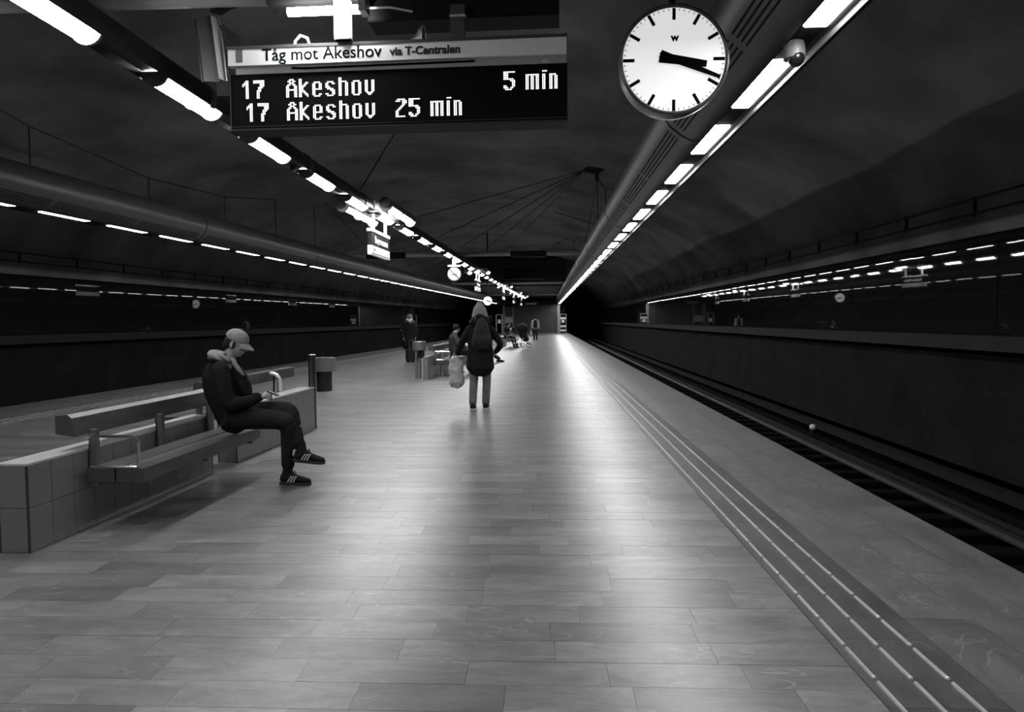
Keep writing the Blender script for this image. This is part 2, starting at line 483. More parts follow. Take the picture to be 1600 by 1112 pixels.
# cable trays above the panels
def tray(X, sgn, lab):
    t = thing('cable_tray', (X(6)-sgn*.1, 6, 3.0), lab, 'cable tray')
    for dz in (0, .22):
        MB().tube([(X(Y0)-sgn*.12, Y0, 3.0+dz), (X(YE)-sgn*.12, YE, 3.0+dz)], .022, 6).build('rail_bar', M_wire, t)
    me = MB().box((-.02, -.012, -.04), (.03, .012, .25)).mesh('bracket')
    me.materials.append(M_wire); y = 3
    while y < 60:
        o = bpy.data.objects.new('bracket', me); C.objects.link(o); o.parent = t
        o.location = (X(y)-sgn*.12-t.location.x, y-t.location.y, 0); y += 2.0
tray(lambda y: WR, 1, 'thin dark cable run with brackets along the right cave wall above glossy panels')
tray(wl, -1, 'thin dark cable run with brackets along the left cave wall above glossy panels')

# cave vault
def vault():
    vs = []; fs = []; ny = 200; na = 96
    for i in range(ny+1):
        y = Y0 + (YE+18-Y0)*i/ny
        a, b = wl(min(y, YE))-.35, WR+.35
        cx, hw = (a+b)/2, (b-a)/2
        for j in range(na+1):
            t = PI*j/na
            x = cx - hw*math.cos(t); z = 2.7 + 3.7*math.sin(t)
            nz = noise.noise(V((x*.35, y*.35, z*.35)))*.28 + noise.noise(V((x*1.1, y*1.1, z*1.1)))*.09 + noise.noise(V((x*2.6, y*2.6, z*2.6)))*.035
            k = min(1, math.sin(t)*3)
            x += math.cos(t)*nz*k; z -= math.sin(t)*nz*k
            vs.append((x, y, z))
    for i in range(ny):
        for j in range(na):
            fs.append((i*(na+1)+j, (i+1)*(na+1)+j, (i+1)*(na+1)+j+1, i*(na+1)+j+1))
    MB().add(vs, fs).build('ceiling', M_rock, kind='structure', smooth='all', fix=False)
vault()
# rear closure behind the camera and dark end wall with two tunnel mouths
MB().box((wl(Y0)-1, Y0-.3, -1.1), (WR+1, Y0, 7)).build('wall_rear', M_rocke, kind='structure')
ew = MB()
ew.box((wl(YE)-1, YE+17, -1.1), (WR+1, YE+18, 7))
ew.build('wall_tunnel_end', M_rocke, kind='structure')
MB().box((xl(YE)+.3, YE, -1), (xe-.25, YE+.6, 6.6)).build('wall_end', M_rocke, kind='structure')
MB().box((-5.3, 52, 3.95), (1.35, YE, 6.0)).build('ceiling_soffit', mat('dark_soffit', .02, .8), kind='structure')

# ------------------------------------------------------------------ light pipes, ducts and lamps
# middle pipe: dark round pipe open at the bottom for the lamps
def arc(r, a0, a1, n): return [(r*math.cos(a0+(a1-a0)*i/n), r*math.sin(a0+(a1-a0)*i/n)) for i in range(n+1)]
ZP = 3.70; RP = .15
pipe = thing('light_pipe', (xc(4), 4, ZP), 'long dark round pipe holding the lamps left of the departure sign', 'light pipe')
y = 1.0; n = 0
while y < 69:
    l = 2.02*1.5
    pr = arc(RP, math.radians(-35), math.radians(215), 18) + [(-RP*.72, -.02), (RP*.72, -.02)]
    MB().sweep([(xc(y), y, ZP), (xc(y+l), y+l-.01, ZP)], pr, (0, 0, 1)).build('pipe_section', M_pipe, pipe, smooth=True)
    MB().sweep([(xc(y+l), y+l-.08, ZP), (xc(y+l), y+l+.02, ZP)], arc(RP+.012, math.radians(-40), math.radians(220), 18)+[(0, 0)], (0, 0, 1)).build('coupling', mat('coupling', .09, .4), pipe, smooth=True)
    y += l; n += 1
def lamp_proto(ln, r=.122, deep=.10):
    mb = MB(); k = 14
    a0, a1 = math.radians(188), math.radians(352)
    mb.sweep([(0, 0, 0), (0, .02, 0), (0, ln-.02, 0), (0, ln, 0)], lambda i: [(p*(.92 if i in (0, 3) else 1), q*(.85 if i in (0, 3) else 1)) for p, q in arc(r, a0, a1, k)], (0, 0, 1))
    return mb.mesh('lens')
def make_lamp(mesh_, housing, loc, rz, label, group):
    t = thing('fluorescent_lamp', loc, label, 'lamp', group, rz)
    a = bpy.data.objects.new('lens', mesh_); C.objects.link(a); a.parent = t
    for h_ in housing:
        b = bpy.data.objects.new(h_[0], h_[1]); C.objects.link(b); b.parent = t
    return t
def single(me, m): 
    me.materials.clear(); me.materials.append(m); return me
LM = single(lamp_proto(1.03), M_lamp)
me_cap = single(MB().sweep([(0, -.03, -.01), (0, 0, -.01)], arc(.127, math.radians(180), math.radians(360), 12), (0, 0, 1)).mesh('end_cap'), mat('lamp_cap', .1, .45))
me_cap2 = single(MB().sweep([(0, 1.06, -.01), (0, 1.09, -.01)], arc(.127, math.radians(180), math.radians(360), 12), (0, 0, 1)).mesh('end_cap'), mat('lamp_cap', .1, .45))
dirc = math.atan(-.03)
Rz = lambda k: -math.atan(k)
LAB = {('m', 4.2): 'nearest and largest lamp of the middle pipe, cut off by the top corner',
       ('m', 6.22): 'lamp of the middle pipe just below the tilted monitor cabinet',
       ('m', 8.24): 'lamp of the middle pipe directly below the display reading 17 Åkeshov',
       ('r', 3.56): 'nearest lamp of the duct beside the large clock, cut off at the top',
       ('r', 5.26): 'duct lamp starting just beyond the dark dome camera'}
k = 0; y = 4.20
while y < 67.5:
    make_lamp(LM, [('end_cap', me_cap), ('end_cap', me_cap2)], (xc(y), y, ZP-.02), Rz(xcs(y)), LAB.get(('m', round(y, 2)), 'bright fluorescent lamp in the underside of the long middle pipe'), 'lamps in the middle light pipe')
    y += 2.02
# rear part of the middle pipe above and behind the camera
for y in (2.18, .16):
    make_lamp(LM, [('end_cap', me_cap), ('end_cap', me_cap2)], (xc(y), y, ZP-.02), Rz(xcs(y)), LAB.get(('m', round(y, 2)), 'bright fluorescent lamp in the underside of the long middle pipe'), 'lamps in the middle light pipe')

# side lamp pairs around the hanging station signs
SIDE = [13.45, 31.2, 44.9, 55.5, 63.8]
LS = single(lamp_proto(.98, .085), M_lamp)
for gi, y in enumerate(SIDE):
    lens = 1 if gi else 2
    for sx in (-1, 1):
        t = thing('side_light_pipe', (xc(y)+sx*.42, y, ZP), 'short pipe %s of the middle pipe above the %s' % ('on the clock side' if sx > 0 else 'on the bench side', ('Bagarmossen sign', 'second hanging sign', 'third hanging sign', 'fourth hanging sign', 'farthest hanging sign')[gi]), 'light pipe', 'short pipes flanking the middle pipe')
        ln = 2.1 if gi == 0 else 1.15
        dirv = V((.03, 1, 0))
        pr = arc(.10, math.radians(-30), math.radians(210), 16) + [(-.08, -.02), (.08, -.02)]
        p0 = V((xc(y)+sx*.42, y-.1, ZP))
        MB().sweep([p0, p0+dirv*(ln+.2)], pr, (0, 0, 1)).build('pipe', mat('side_pipe', .16, .35), t, smooth=True)
        MB().sweep([p0+dirv*-.03, p0+dirv*.0], arc(.103, 0, 2*PI, 20)[:-1], (0, 0, 1)).build('end_plate', M_pipe, t)
        MB().tube([p0+dirv*(ln*.3)+V((0, 0, .05)), p0+dirv*(ln*.3)+V((-sx*.42, 0, .05))], .03, 8).tube([p0+dirv*(ln*.8)+V((0, 0, .05)), p0+dirv*(ln*.8)+V((-sx*.42, 0, .05))], .03, 8).build('arm', mat('side_arm', .08, .5), t)
        for j in range(lens):
            make_lamp(LS, [('end_cap', me_cap), ('end_cap', me_cap2)], (xc(y)+sx*.42, y+j*1.17, ZP-.02), Rz(.03), 'fluorescent lamp in a short side pipe beside the middle pipe', 'lamps in the short side pipes')
# bright steel sleeves on the middle pipe above the name sign
for y in (13.6, 14.6):
    MB().sweep([(xc(y), y, ZP), (xc(y+.5), y+.5, ZP)], arc(RP+.02, math.radians(-20), math.radians(200), 18)+[(0, 0)], (0, 0, 1)).build('sleeve', mat('sleeve_grey', .2, .4), pipe, smooth=True)

# edge ducts
def duct(name, X, sgn, y0, y1, label):
    """X(y): x of lamp centre; inner side is -sgn. cross-section seen along +y"""
    t = thing('edge_duct', (X(y0), y0, 3.3), label, 'duct')
    # profile u: towards inner side(+), v: up, relative to lamp inner-bottom
    prof = [(.10, .02), (.20, .02), (.30, .07), (.42, .17), (.48, .27), (.50, .38), (.47, .50), (.40, .60), (.28, .66), (.10, .68), (.0, .66), (-.06, .5), (-.06, .14), (.10, .14)]
    pr = [(-sgn*u, v) for u, v in prof]
    y = y0; L_ = 6.8
    while y < y1:
        ye = min(y+L_, y1)
        MB().sweep([(X(y), y, 3.26), (X(ye), ye-.006, 3.26)], pr, (0, 0, 1)).build('duct_section', M_duct, t, smooth=True)
        # grille slots: dark recessed strips following the sloping panel
        sl = MB()
        for j in range(4):
            u0 = .325+.022*j*1.0; 
            # point along the panel between (.30,.07) and (.42,.17)
            f_ = (.08+.27*j); uu = .30+.12*f_; vv = .07+.10*f_
            nx, nz = .64, -.77
            a = (-sgn*(uu+nx*.002), vv+nz*.002)
            d = (.77*.008, .64*.008)
            q = [(-sgn*(uu-d[0]+nx*.0015), vv-d[1]+nz*.0015), (-sgn*(uu+d[0]+nx*.0015), vv+d[1]+nz*.0015), (-sgn*(uu+d[0]-nx*.01), vv+d[1]-nz*.01), (-sgn*(uu-d[0]-nx*.01), vv-d[1]-nz*.01)]
            seg = y+.15
            while seg < ye-.3:
                se = min(seg+2.1, ye-.12)
                sl.sweep([(X(seg), seg, 3.26), (X(se), se, 3.26)], q, (0, 0, 1)); seg = se+.1
        sl.build('grille', M_ductd, t)
        MB().sweep([(X(y), y, 3.26), (X(y+.02), y+.02, 3.26)], [(-sgn*(u*1.0+(.004 if u > .1 else 0)), v-.004) for u, v in prof[:8]]+[(-sgn*.3, .3)], (0, 0, 1)).build('seam', M_ductd, t)
        y = ye
    # lamp trough and outer flange
    MB().sweep([(X(y0), y0, 3.26), (X(y1), y1, 3.26)], [(-sgn*.10, .14), (-sgn*.10, .02), (-sgn*.09, .02), (-sgn*.085, .10), (sgn*.07, .10), (sgn*.075, .035), (sgn*.1, .02), (sgn*.10, .16)], (0, 0, 1)).build('trough', M_ductd, t)
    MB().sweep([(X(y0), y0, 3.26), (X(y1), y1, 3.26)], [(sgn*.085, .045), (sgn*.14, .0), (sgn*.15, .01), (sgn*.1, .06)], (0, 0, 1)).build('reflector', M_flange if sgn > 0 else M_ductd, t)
    MB().sweep([(X(y0), y0, 3.26), (X(y1), y1, 3.26)], [(sgn*.15, .0), (sgn*.17, .0), (sgn*.17, .22), (sgn*.06, .5), (sgn*.04, .5), (sgn*.15, .2)], (0, 0, 1)).build('outer_skirt', M_pipe, t)
    return t
XR = lambda y: 1.72
duct('right', XR, 1, .6, 80, 'long grey ventilation duct with grilles and lamp slot passing behind the large clock')
duct('left', xll, -1, 2, 78, 'long grey ventilation duct with grilles and lamp slot beyond the benches')
def box_lens(ln, w_):
    return MB().sweep([(0, 0, 0), (0, ln, 0)], [(-w_, .075), (-w_, .03), (-w_+.008, .022), (w_-.008, .022), (w_, .03), (w_, .075)], (0, 0, 1)).mesh('lens')
LB = single(box_lens(1.06, .076), M_lamp)
LBL = single(box_lens(1.06, .076), mat('lamp_lens_dim', .9, .4, emit=15))
me_gap_shade = single(MB().box((-.082, 1.062, .034), (.082, 1.64, .12)).mesh('gap_shade_filler'), mat('gap_shade', .02, .8, spec=.1))  # dark filler added so the open gaps between the duct lamps look shaded
y = 5.26-1.7*3
while y < 79:
    make_lamp(LB, [('gap_shade_filler', me_gap_shade)], (XR(y), y, 3.26), 0, LAB.get(('r', round(y, 2)), 'flat rectangular lamp in the slot of the duct on the large clock\'s side'), 'lamps in the right edge duct')
    y += 1.70
y = 13.01-1.69*6
while y < 76:
    make_lamp(LBL, [('gap_shade_filler', me_gap_shade)], (xll(y), y, 3.26), Rz(.047), 'flat rectangular lamp in the slot of the duct beyond the benches', 'lamps in the left edge duct')
    y += 1.69

# cross beams between the ducts
def beam(y, label, boxes):
    z = 3.95 if y > 6 else 3.90
    xa, xb2 = xll(y)+.3, 1.35
    t = thing('cross_beam', ((xa+xb2)/2, y, z), label, 'beam')
    MB().tube([(xa, y, z), (xb2, y, z)], .085, 16).build('tube', M_beam, t, smooth=True)
    for a, b in boxes: MB().box((a, y-.12, z-.13), (b, y+.12, z+.10)).build('dark_casing', M_black, t)
YB = [5.3, 26.6, 47.5, 68.5]
beam(YB[1], 'first grey tube crossing the station beyond the departure sign, with dark casings', [(-6.7, -5.2), (-1.25, .1)])
beam(YB[2], 'second grey tube crossing the station beyond the departure sign', [])
beam(YB[3], 'farthest thin grey tube crossing the station near the end wall', [])
beam(YB[0], 'grey tube crossing the ceiling above the departure sign', [])

# dark hanging casing beyond the first beam
t = thing('hanging_box', (-1.5, 46, 4.2), 'wide black box hanging under the ceiling behind the first cross tube', 'box')
a = aty(786, 436, 46); b = aty(850, 418, 46)
MB().bbox((a.x, 46, a.z), (b.x, 46.6, b.z), .03).build('casing', M_black, t)
MB().tube([(a.x+.1, 46.3, b.z), (a.x+.1, 46.3, 6.2)], .015, 6).tube([(b.x-.1, 46.3, b.z), (b.x-.1, 46.3, 6.2)], .015, 6).build('rod', M_wire, t)

# ------------------------------------------------------------------ departure sign
YLs, YRs = 5.0, 4.92
pL = aty(365, 300, YLs); pR = aty(886, 300, YRs)
sx = V((pR.x-pL.x, YRs-YLs, 0)); SW = sx.length; sx.normalize()
sn = V((sx.y, -sx.x, 0))                               # towards the camera
SO = V((pL.x, YLs, 0))
SM = Matrix(((sx.x, 0, sn.x, SO.x), (sx.y, 0, sn.y, SO.y), (0, 1, 0, 0), (0, 0, 0, 1)))   # local x along, y up, z out
def on_sign(px, py, off=0.):
    o = SO + sn*off; d = ray(px, py); t_ = (o-EYE).dot(sn)/d.dot(sn); p = EYE+d*t_
    return (p-SO).dot(sx), p.z
t = thing('departure_sign', (SO+sx*SW/2+V((0, 0, 2.8))), 'hanging sign with white direction board above black display reading 17 Åkeshov', 'sign')
zb0 = on_sign(365, 103, .03)[1]; zb1 = on_sign(886, 57, .03)[1]
bd = MB().box((0, zb0, -.02), (SW, zb1, .03), SM).build('direction_board', mat('sign_board', .85, .5), t)
MB().box((-.005, zb1, -.025), (SW+.005, zb1+.02, .035), SM).build('top_rail', mat('rail_grey', .05, .5), bd)
u0, z0 = on_sign(368.5, 98, .03); u1, z1 = on_sign(378.5, 75, .03)
MB().box((u0, z0, .03), (u1, z1, .0312), SM).build('grey_mark', mat('mark_grey', .13, .6), bd)
u0, z0 = on_sign(409.5, 93.5, .031); u1, z1 = on_sign(596.5, 86, .031)
text('lettering', 'Tåg mot Åkeshov', M_ink, SM @ Matrix.Translation((u0, on_sign(480, 92.5, .031)[1], .0312)), width=u1-u0, parent=bd, bold=.0008)
u0, z0 = on_sign(608.5, 86.5, .031); u1, _ = on_sign(719, 84, .031)
text('lettering', 'via T-Centralen', M_inkg, SM @ Matrix.Translation((u0, z0+.001, .0312)), width=u1-u0, parent=bd, bold=.0032)
zd0 = 2.825; zd1 = 3.205
MB().box((.04, zd1, -.02), (SW, zb0+.01, .0), SM).build('back_strip', mat('strip_light', .4, .45), t)
dc = MB().box((.002, zd0, -.2), (SW, zd1, 0), SM).build('display_case', M_disp, t)
MB().box((.0, zd0-.012, -.2), (SW, zd0, .004), SM).build('lower_frame', mat('frame_dark', .025, .6, spec=.2), dc)
MB().box((.0, zd0+.012, -.001), (SW, zd0+.015, .004), SM).build('lower_rim', mat('rim_dark', .06, .5, spec=.2), dc)
MB().box((SW, zd0-.012, -.2), (SW+.008, zd1, .004), SM).build('side_frame', mat('frame_dark2', .03, .5, spec=.2), dc)
MB().box((-.006, zd0-.012, -.2), (0.002, zd1, .004), SM).build('side_frame', mat('frame_dark2', .03, .5), dc)
FONT = {
 '1': ['..##', '.###', '####', '#.##'] + ['..##']*7,
 '7': ['#######', '#######', '....###', '....###', '...###.', '...##..', '..###..', '..##...', '..##...', '..##...', '..##...'],
 'A': ['..###..', '.##.##.', '..###..', '.##.##.', '##...##', '##...##', '#######', '##...##', '##...##', '##...##', '##...##'],
 'k': ['##....', '##....', '##..##', '##.##.', '####..', '###...', '###...', '####..', '##.##.', '##..##', '##...#'],
 'e': ['', '', '.####.', '##..##', '##..##', '##..##', '######', '##....', '##....', '##..##', '.####.'],
 's': ['', '', '.####.', '##..##', '##....', '###...', '.####.', '...###', '....##', '##..##', '.####.'],
 'h': ['##....', '##....', '#####.', '##..##', '##..##', '##..##', '##..##', '##..##', '##..##', '##..##', '##..##'],
 'o': ['', '', '.####.', '##..##', '##..##', '##..##', '##..##', '##..##', '##..##', '##..##', '.####.'],
 'v': ['', '', '##..##', '##..##', '##..##', '##..##', '##..##', '##..##', '##..##', '.####.', '..##..'],
 '5': ['#######', '###....', '###....', '###....', '######.', '....###', '.....##', '.....##', '##...##', '###.##.', '.####..'],
 '2': ['.#####.', '###.###', '....###', '....##.', '...##..', '..##...', '.##....', '##.....', '##.....', '##.....', '######.'],
 'm': ['', '', '#######.', '##.##.##', '##.##.##', '##.##.##', '##.##.##', '##.##.##', '##.##.##', '##.##.##', '##.##.##'],
 'i': ['###', '', '##.', '##.', '##.', '##.', '##.', '##.', '##.', '##.', '##.'],
 'n': ['', '', '#####.', '##.##', '##.##', '##.##', '##.##', '##.##', '##.##', '##.##', '##.##'],
}
FONT['m'][2] = '########'; FONT['n'][2] = '####.'
PT = .0117
def led(items, zbase, name):
    for ch, px in items:
        mb = MB()
        u = on_sign(px, 150)[0]
        for r_, row in enumerate(FONT[ch]):
            for c_, q in enumerate(row):
                if q == '#':
                    x = u + c_*PT; z = zbase + (10-r_)*PT
                    e = PT*.40
                    vs = [SM @ V((x+e*math.cos(PI/4*(j+.5)), z+e*math.sin(PI/4*(j+.5)), .003)) for j in range(8)]
                    mb.add(vs, [tuple(range(8))])
        mb.build('display_character', M_led, dc, fix=False, kind='stuff')
r1 = [('1', 380.5), ('7', 397.5), ('A', 448.5), ('k', 468.5), ('e', 489.5), ('s', 510), ('h', 530.5), ('o', 551), ('v', 571.5), ('5', 788), ('m', 822.5), ('i', 848.5), ('n', 859.5)]
r2 = [('1', 386), ('7', 403.5), ('A', 449), ('k', 469), ('e', 490), ('s', 510.5), ('h', 531), ('o', 551.5), ('v', 572), ('2', 619), ('5', 639.5), ('m', 673.5), ('i', 699), ('n', 710)]
led(r1, on_sign(480, 151.5)[1]+PT*.4, 'display_text'); led(r2, on_sign(480, 187.5)[1]+PT*.4, 'display_text')
# hangers
def hang(px, w_, m, ztop, nm='hanger', zo=-.02):
    u = on_sign(px, 60, zo+.01)[0]
    return MB().box((u-w_/2, zb1+.02, zo), (u+w_/2, ztop, zo+.04), SM).build(nm, m, t)
hang(537, .115, M_white, 3.9, zo=.045)
u = on_sign(537, 60, .06)[0]; MB().box((u-.057, zb1+.02, -.02), (u+.057, zb1+.03, .085), SM).build('hanger_foot', mat('rail_grey', .05, .5), t)
hang(716, .10, mat('hanger_dark', .06, .5), 3.62)
u = on_sign(716, 60)[0]
MB().box((u-.055, 3.535, -.02), (u+.055, 3.55, .025), SM).build('hanger_cap', M_white, t)
# casing and lamp above the sign
u0 = on_sign(570, 10)[0]; u1 = on_sign(873, 10)[0]
q = MB().bbox((u0, 3.56, -.30), (u1, 3.74, -.06), .01, SM).build('lamp_casing', M_black, t)
u0 = on_sign(440, 20)[0]; u1 = on_sign(577, 20)[0]
hs = MB().sweep([SM @ V((u0-.08, 3.68, .0)), SM @ V((u1, 3.68, .0))], arc(.075, math.radians(-20), math.radians(200), 14), (0, 0, 1)).build('lamp_housing', mat('housing_grey', .01, .7, spec=.1), t, smooth=True)
cl = thing('cross_lamp', SM @ V((u0, 3.66, -.05)), 'fluorescent tube lamp lying crosswise just above the white direction board', 'lamp')
um = on_sign(537, 60, .08)[0]
for ua, ub in ((u0+.10, um-.062), (um+.062, u1-.03)):
    MB().tube([SM @ V((ua, 3.565, .13)), SM @ V((ub, 3.565, .13))], .028, 12).build('lens', mat('tube_lamp', .9, .4, emit=170), cl, smooth=True)
MB().box((u1-.03, 3.54, .06), (u1+.02, 3.70, .17), SM).build('end_clip', M_steel, cl)
MB().tube([SM @ V((u1+.0, 3.64, -.03)), SM @ V((u1+.14, 3.635, -.02)), SM @ V((u1+.30, 3.60, -.02))], .008, 6).build('cable_end', M_white, cl, smooth=True)
u = on_sign(463, 60)[0]
MB().tube([SM @ V((u-.01, zb1+.0, .0)), SM @ V((u-.01, zb1+.05, 0)), SM @ V((u+.03, zb1+.09, 0)), SM @ V((u+.08, zb1+.07, 0)), SM @ V((u+.095, zb1+.02, 0))], .011, 8).build('cable_loop', M_white, t, smooth=True)
MB().tube([SM @ V((.45, zb0-.02, .005)), SM @ V((.55, zb0-.025, .005)), SM @ V((1.75, zb0-.018, .005))], .007, 6).build('cable', M_ink, t)
MB().ell(SM @ V((on_sign(853, 98)[0], zd1+.015, -.01)), (.035, .02, .015)).build('bracket_knob', M_white, t, smooth='all')
# horn loudspeaker resting on the sign
u = on_sign(655, 55)[0]
hp = thing('horn_loudspeaker', SM @ V((u, zb1+.02, -.1)), 'small dark horn loudspeaker with a thin bright rim on top of the direction board', 'loudspeaker')
mb = MB(); rings = [(-.16, .012), (-.10, .02), (-.04, .045), (0, .085), (.012, .098)]
mb.tube([SM @ V((u+a_, zb1+.07+a_*.25, -.12)) for a_, r_ in rings], [r_ for a_, r_ in rings], 18)
mb.build('horn', mat('horn_grey', .07, .4), hp, smooth=True)
mb = MB(); c0 = V((u+.012, zb1+.07, -.12)); ring = [SM @ (c0+V((0, .098*math.cos(a_*PI/9), .098*math.sin(a_*PI/9)))) for a_ in range(19)]
mb.tube(ring, .004, 5).build('horn_rim', M_white, hp)
MB().box((u-.13, zb1+.02, -.14), (u-.09, zb1+.06, -.1), SM).build('horn_foot', M_black, hp)

# ------------------------------------------------------------------ clock
CY = 4.72
def make_clock(c, R, depth, label, hanger_top, far=False):
    t = thing('platform_clock', (c.x, c.y, c.z-R), label, 'clock')
    k = 64 if not far else 24
    mb = MB()
    prof = [(R*.93, 0), (R*.965, -.012), (R, -.004), (R*1.0, .03), (R*.975, depth-.03), (R*.96, depth)]
    vs = []; fs = []
    for r_, d in prof:
        for j in range(k): vs.append((c.x+r_*math.cos(2*PI*j/k), c.y+d, c.z+r_*math.sin(2*PI*j/k)))
    for i in range(len(prof)-1):
        for j in range(k): fs.append((i*k+j, i*k+(j+1) % k, (i+1)*k+(j+1) % k, (i+1)*k+j))
    fs.append(tuple((len(prof)-1)*k+j for j in range(k)))
    mb.add(vs, fs); mb.build('case', mat('clock_case', .05, .35), t, smooth=True)
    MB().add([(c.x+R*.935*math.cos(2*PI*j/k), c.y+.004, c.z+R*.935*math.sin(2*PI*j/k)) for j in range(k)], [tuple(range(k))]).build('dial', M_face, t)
    mk = MB(); 
    def bar(ang, r0, r1, w0, w1, yy, mbx):
        s_, c_ = math.sin(ang), math.cos(ang)
        P = [(r0, -w0), (r0, w0), (r1, w1), (r1, -w1)]
        vs = [(c.x+r_*s_+w_*c_, yy, c.z+r_*c_-w_*s_) for r_, w_ in P] + [(c.x+r_*s_+w_*c_, yy+.002, c.z+r_*c_-w_*s_) for r_, w_ in P]
        mbx.add(vs, [(0, 1, 2, 3), (7, 6, 5, 4), (0, 4, 5, 1), (1, 5, 6, 2), (2, 6, 7, 3), (3, 7, 4, 0)])
    for h_ in range(12): 
        mk = MB(); bar(h_*PI/6, R*.715, R*.925, R*.03, R*.03, c.y+.0015, mk); mk.build('hour_mark', M_ink, t)
    mk = MB()
    if not far:
        for h_ in range(60):
            if h_ % 5: bar(h_*PI/30, R*.875, R*.915, R*.006, R*.006, c.y+.0015, mk)
    if mk.v: mk.build('minute_marks', M_ink, t, kind='stuff')
    hh = MB(); bar(math.radians(99), -R*.27, R*.60, R*.095, R*.06, c.y-.006, hh); hh.build('hour_hand', M_ink, t)
    hh = MB(); bar(math.radians(112), -R*.27, R*.90, R*.075, R*.034, c.y-.011, hh); hh.build('minute_hand', M_ink, t)
    if not far:
        text('dial_logo', 'W', M_ink, Matrix.Translation((c.x-.022, c.y+.002, c.z+R*.34)) @ Matrix.Rotation(PI/2, 4, 'X'), width=.056, height=.036, parent=t, bold=.009)
    MB().cyl((c.x, c.y+depth/2), .022 if not far else .04, c.z+R*.95, hanger_top).build('hanger', M_black, t, smooth=True)
    if not far: MB().cyl((c.x, c.y+depth/2), .05, c.z+R*.97, c.z+R*1.06, 20, .03).build('hanger_flange', M_black, t, smooth=True)
    return t
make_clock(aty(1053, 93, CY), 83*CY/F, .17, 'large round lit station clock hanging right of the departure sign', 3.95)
MB().tube([(.87, CY+.085, 3.93), (.87, YB[0], 3.95)], .03, 8).build('clock_bracket', M_black, None, label='short dark bracket joining the large clock hanger to the ceiling tube', cat='bracket')
make_clock(aty(762, 470, 40), 7.4*40/F, .15, 'small distant round clock just above the hooded woman\'s head', 6.4, True)
# ------------------------------------------------------------------ dome camera under the right duct
t = thing('dome_camera', (1.70, 4.9, 3.28), 'dark dome camera between two lamps under the right duct, beside the large clock', 'camera')
p = aty(1241, 88, 4.9)
MB().tube([(p.x-.03, 4.93, 3.42), (p.x, 4.9, p.z+.06), (p.x, 4.9, p.z+.02), (p.x, 4.9, p.z-.02)], [.05, .068, .072, .07], 20).build('housing', mat('cam_grey', .16, .45), t, smooth=True)
MB().ell((p.x+.005, 4.88, p.z-.02), (.055, .055, .055), None, 20, 12).build('dome', M_gloss, t, smooth='all')

# ------------------------------------------------------------------ tilted cabinet left of the sign
t = thing('hanging_monitor', aty(330, 150, 5.7), 'tilted grey monitor cabinet with cables, left of the departure sign', 'monitor')
a = [aty(303, 29, 5.7), aty(328, 24, 5.7), aty(345, 128, 5.7), aty(317, 127, 5.7)]
def slab4(q, dv, m, nm, par):
    q = [V(x) for x in q]; dv = V(dv)
    return MB().add(q+[x+dv for x in q], [(0, 1, 2, 3), (7, 6, 5, 4), (0, 4, 5, 1), (1, 5, 6, 2), (2, 6, 7, 3), (3, 7, 4, 0)]).build(nm, m, par)
slab4(a, (.05, .45, 0), mat('monitor_back', .06, .5), 'case', t)
slab4([aty(329, 24, 5.66), aty(337, 27, 5.66), aty(350, 126, 5.66), aty(342, 122, 5.66)], (0, .03, 0), mat('monitor_rim', .42, .5), 'front_rim', t)
MB().tube([aty(342, 22, 5.62), aty(349, 70, 5.62), aty(357, 140, 5.62)], .011, 6).build('support_rod', M_steel, t)
MB().tube([aty(344, 40, 5.6), aty(352, 55, 5.6), aty(356, 85, 5.6), aty(357, 110, 5.6), aty(363, 135, 5.6)], .009, 6).tube([aty(304, 30, 5.6), aty(311, 80, 5.6), aty(317, 128, 5.6)], .009, 6).build('cable', M_wire, t, smooth=True)
MB().bbox(tuple(aty(339, 150, 5.6)), tuple(aty(358, 126, 5.6)+V((0, .15, 0))), .01).build('mount', M_black, t)
MB().tube([aty(331, 14, 5.6), aty(345, 18, 5.6), aty(358, 14, 5.6), aty(384, 6, 5.6)], [.03, .03, .01, .008], 8).build('clamp', M_black, t)

# ------------------------------------------------------------------ hanging station signs
def name_sign(y, ln, label, txt=None, full=True):
    X = xc(y); D = V((.03, 1, 0)).normalized()
    z2 = 3.22
    t = thing('station_sign', (X, y, z2-.5), label, 'sign', None)
    o = V((X, y, 0))
    # local x along track (away), y up, z towards the clock side platform edge (+x)
    M = Matrix(((D.x, 0, 1, o.x), (D.y, 0, -.03, o.y), (0, 1, 0, 0), (0, 0, 0, 1)))
    for a in (.22, .86):
        MB().box((ln*a-.025, z2+.06, -.025), (ln*a+.025, ZP-.1, .025), M).build('hanger', M_white, t)
    MB().box((0, z2, -.05), (ln, z2+.06, .05), M).build('top_rail', M_white, t)
    MB().box((.03, z2-.26, -.035), (ln-.01, z2, .035), M).build('board', M_black, t)
    wb = MB().box((0, z2-.45, -.04), (ln, z2-.27, .04), M).build('lower_board', M_signw, t)
    if txt:
        text('lettering', txt, M_signw, M @ Matrix.Translation((ln*.2, z2-.20, .0355)), width=ln*.7, height=.19, parent=t, bold=.002)
        MB().box((.02, z2-.43, .04), (ln-.02, z2-.415, .0415), M).build('dark_line', M_inkg, wb)
        MB().box((ln*.12, z2-.37, .04), (ln*.20, z2-.32, .0415), M).build('small_mark', mat('markg', .2, .6), wb)
    return t
name_sign(13.75, 1.45, 'hanging black sign reading Bagarmossen with a white board below', 'Bagarmossen')
name_sign(31.0, 1.5, 'second hanging sign along the middle pipe, just beyond the no smoking sign', 'Bagarmossen')
name_sign(44.5, 1.3, 'third hanging sign down the middle pipe, small and thin')
name_sign(54.0, 1.3, 'fourth hanging sign down the middle pipe, very small')
name_sign(62.5, 1.3, 'farthest hanging sign at the end of the middle pipe')
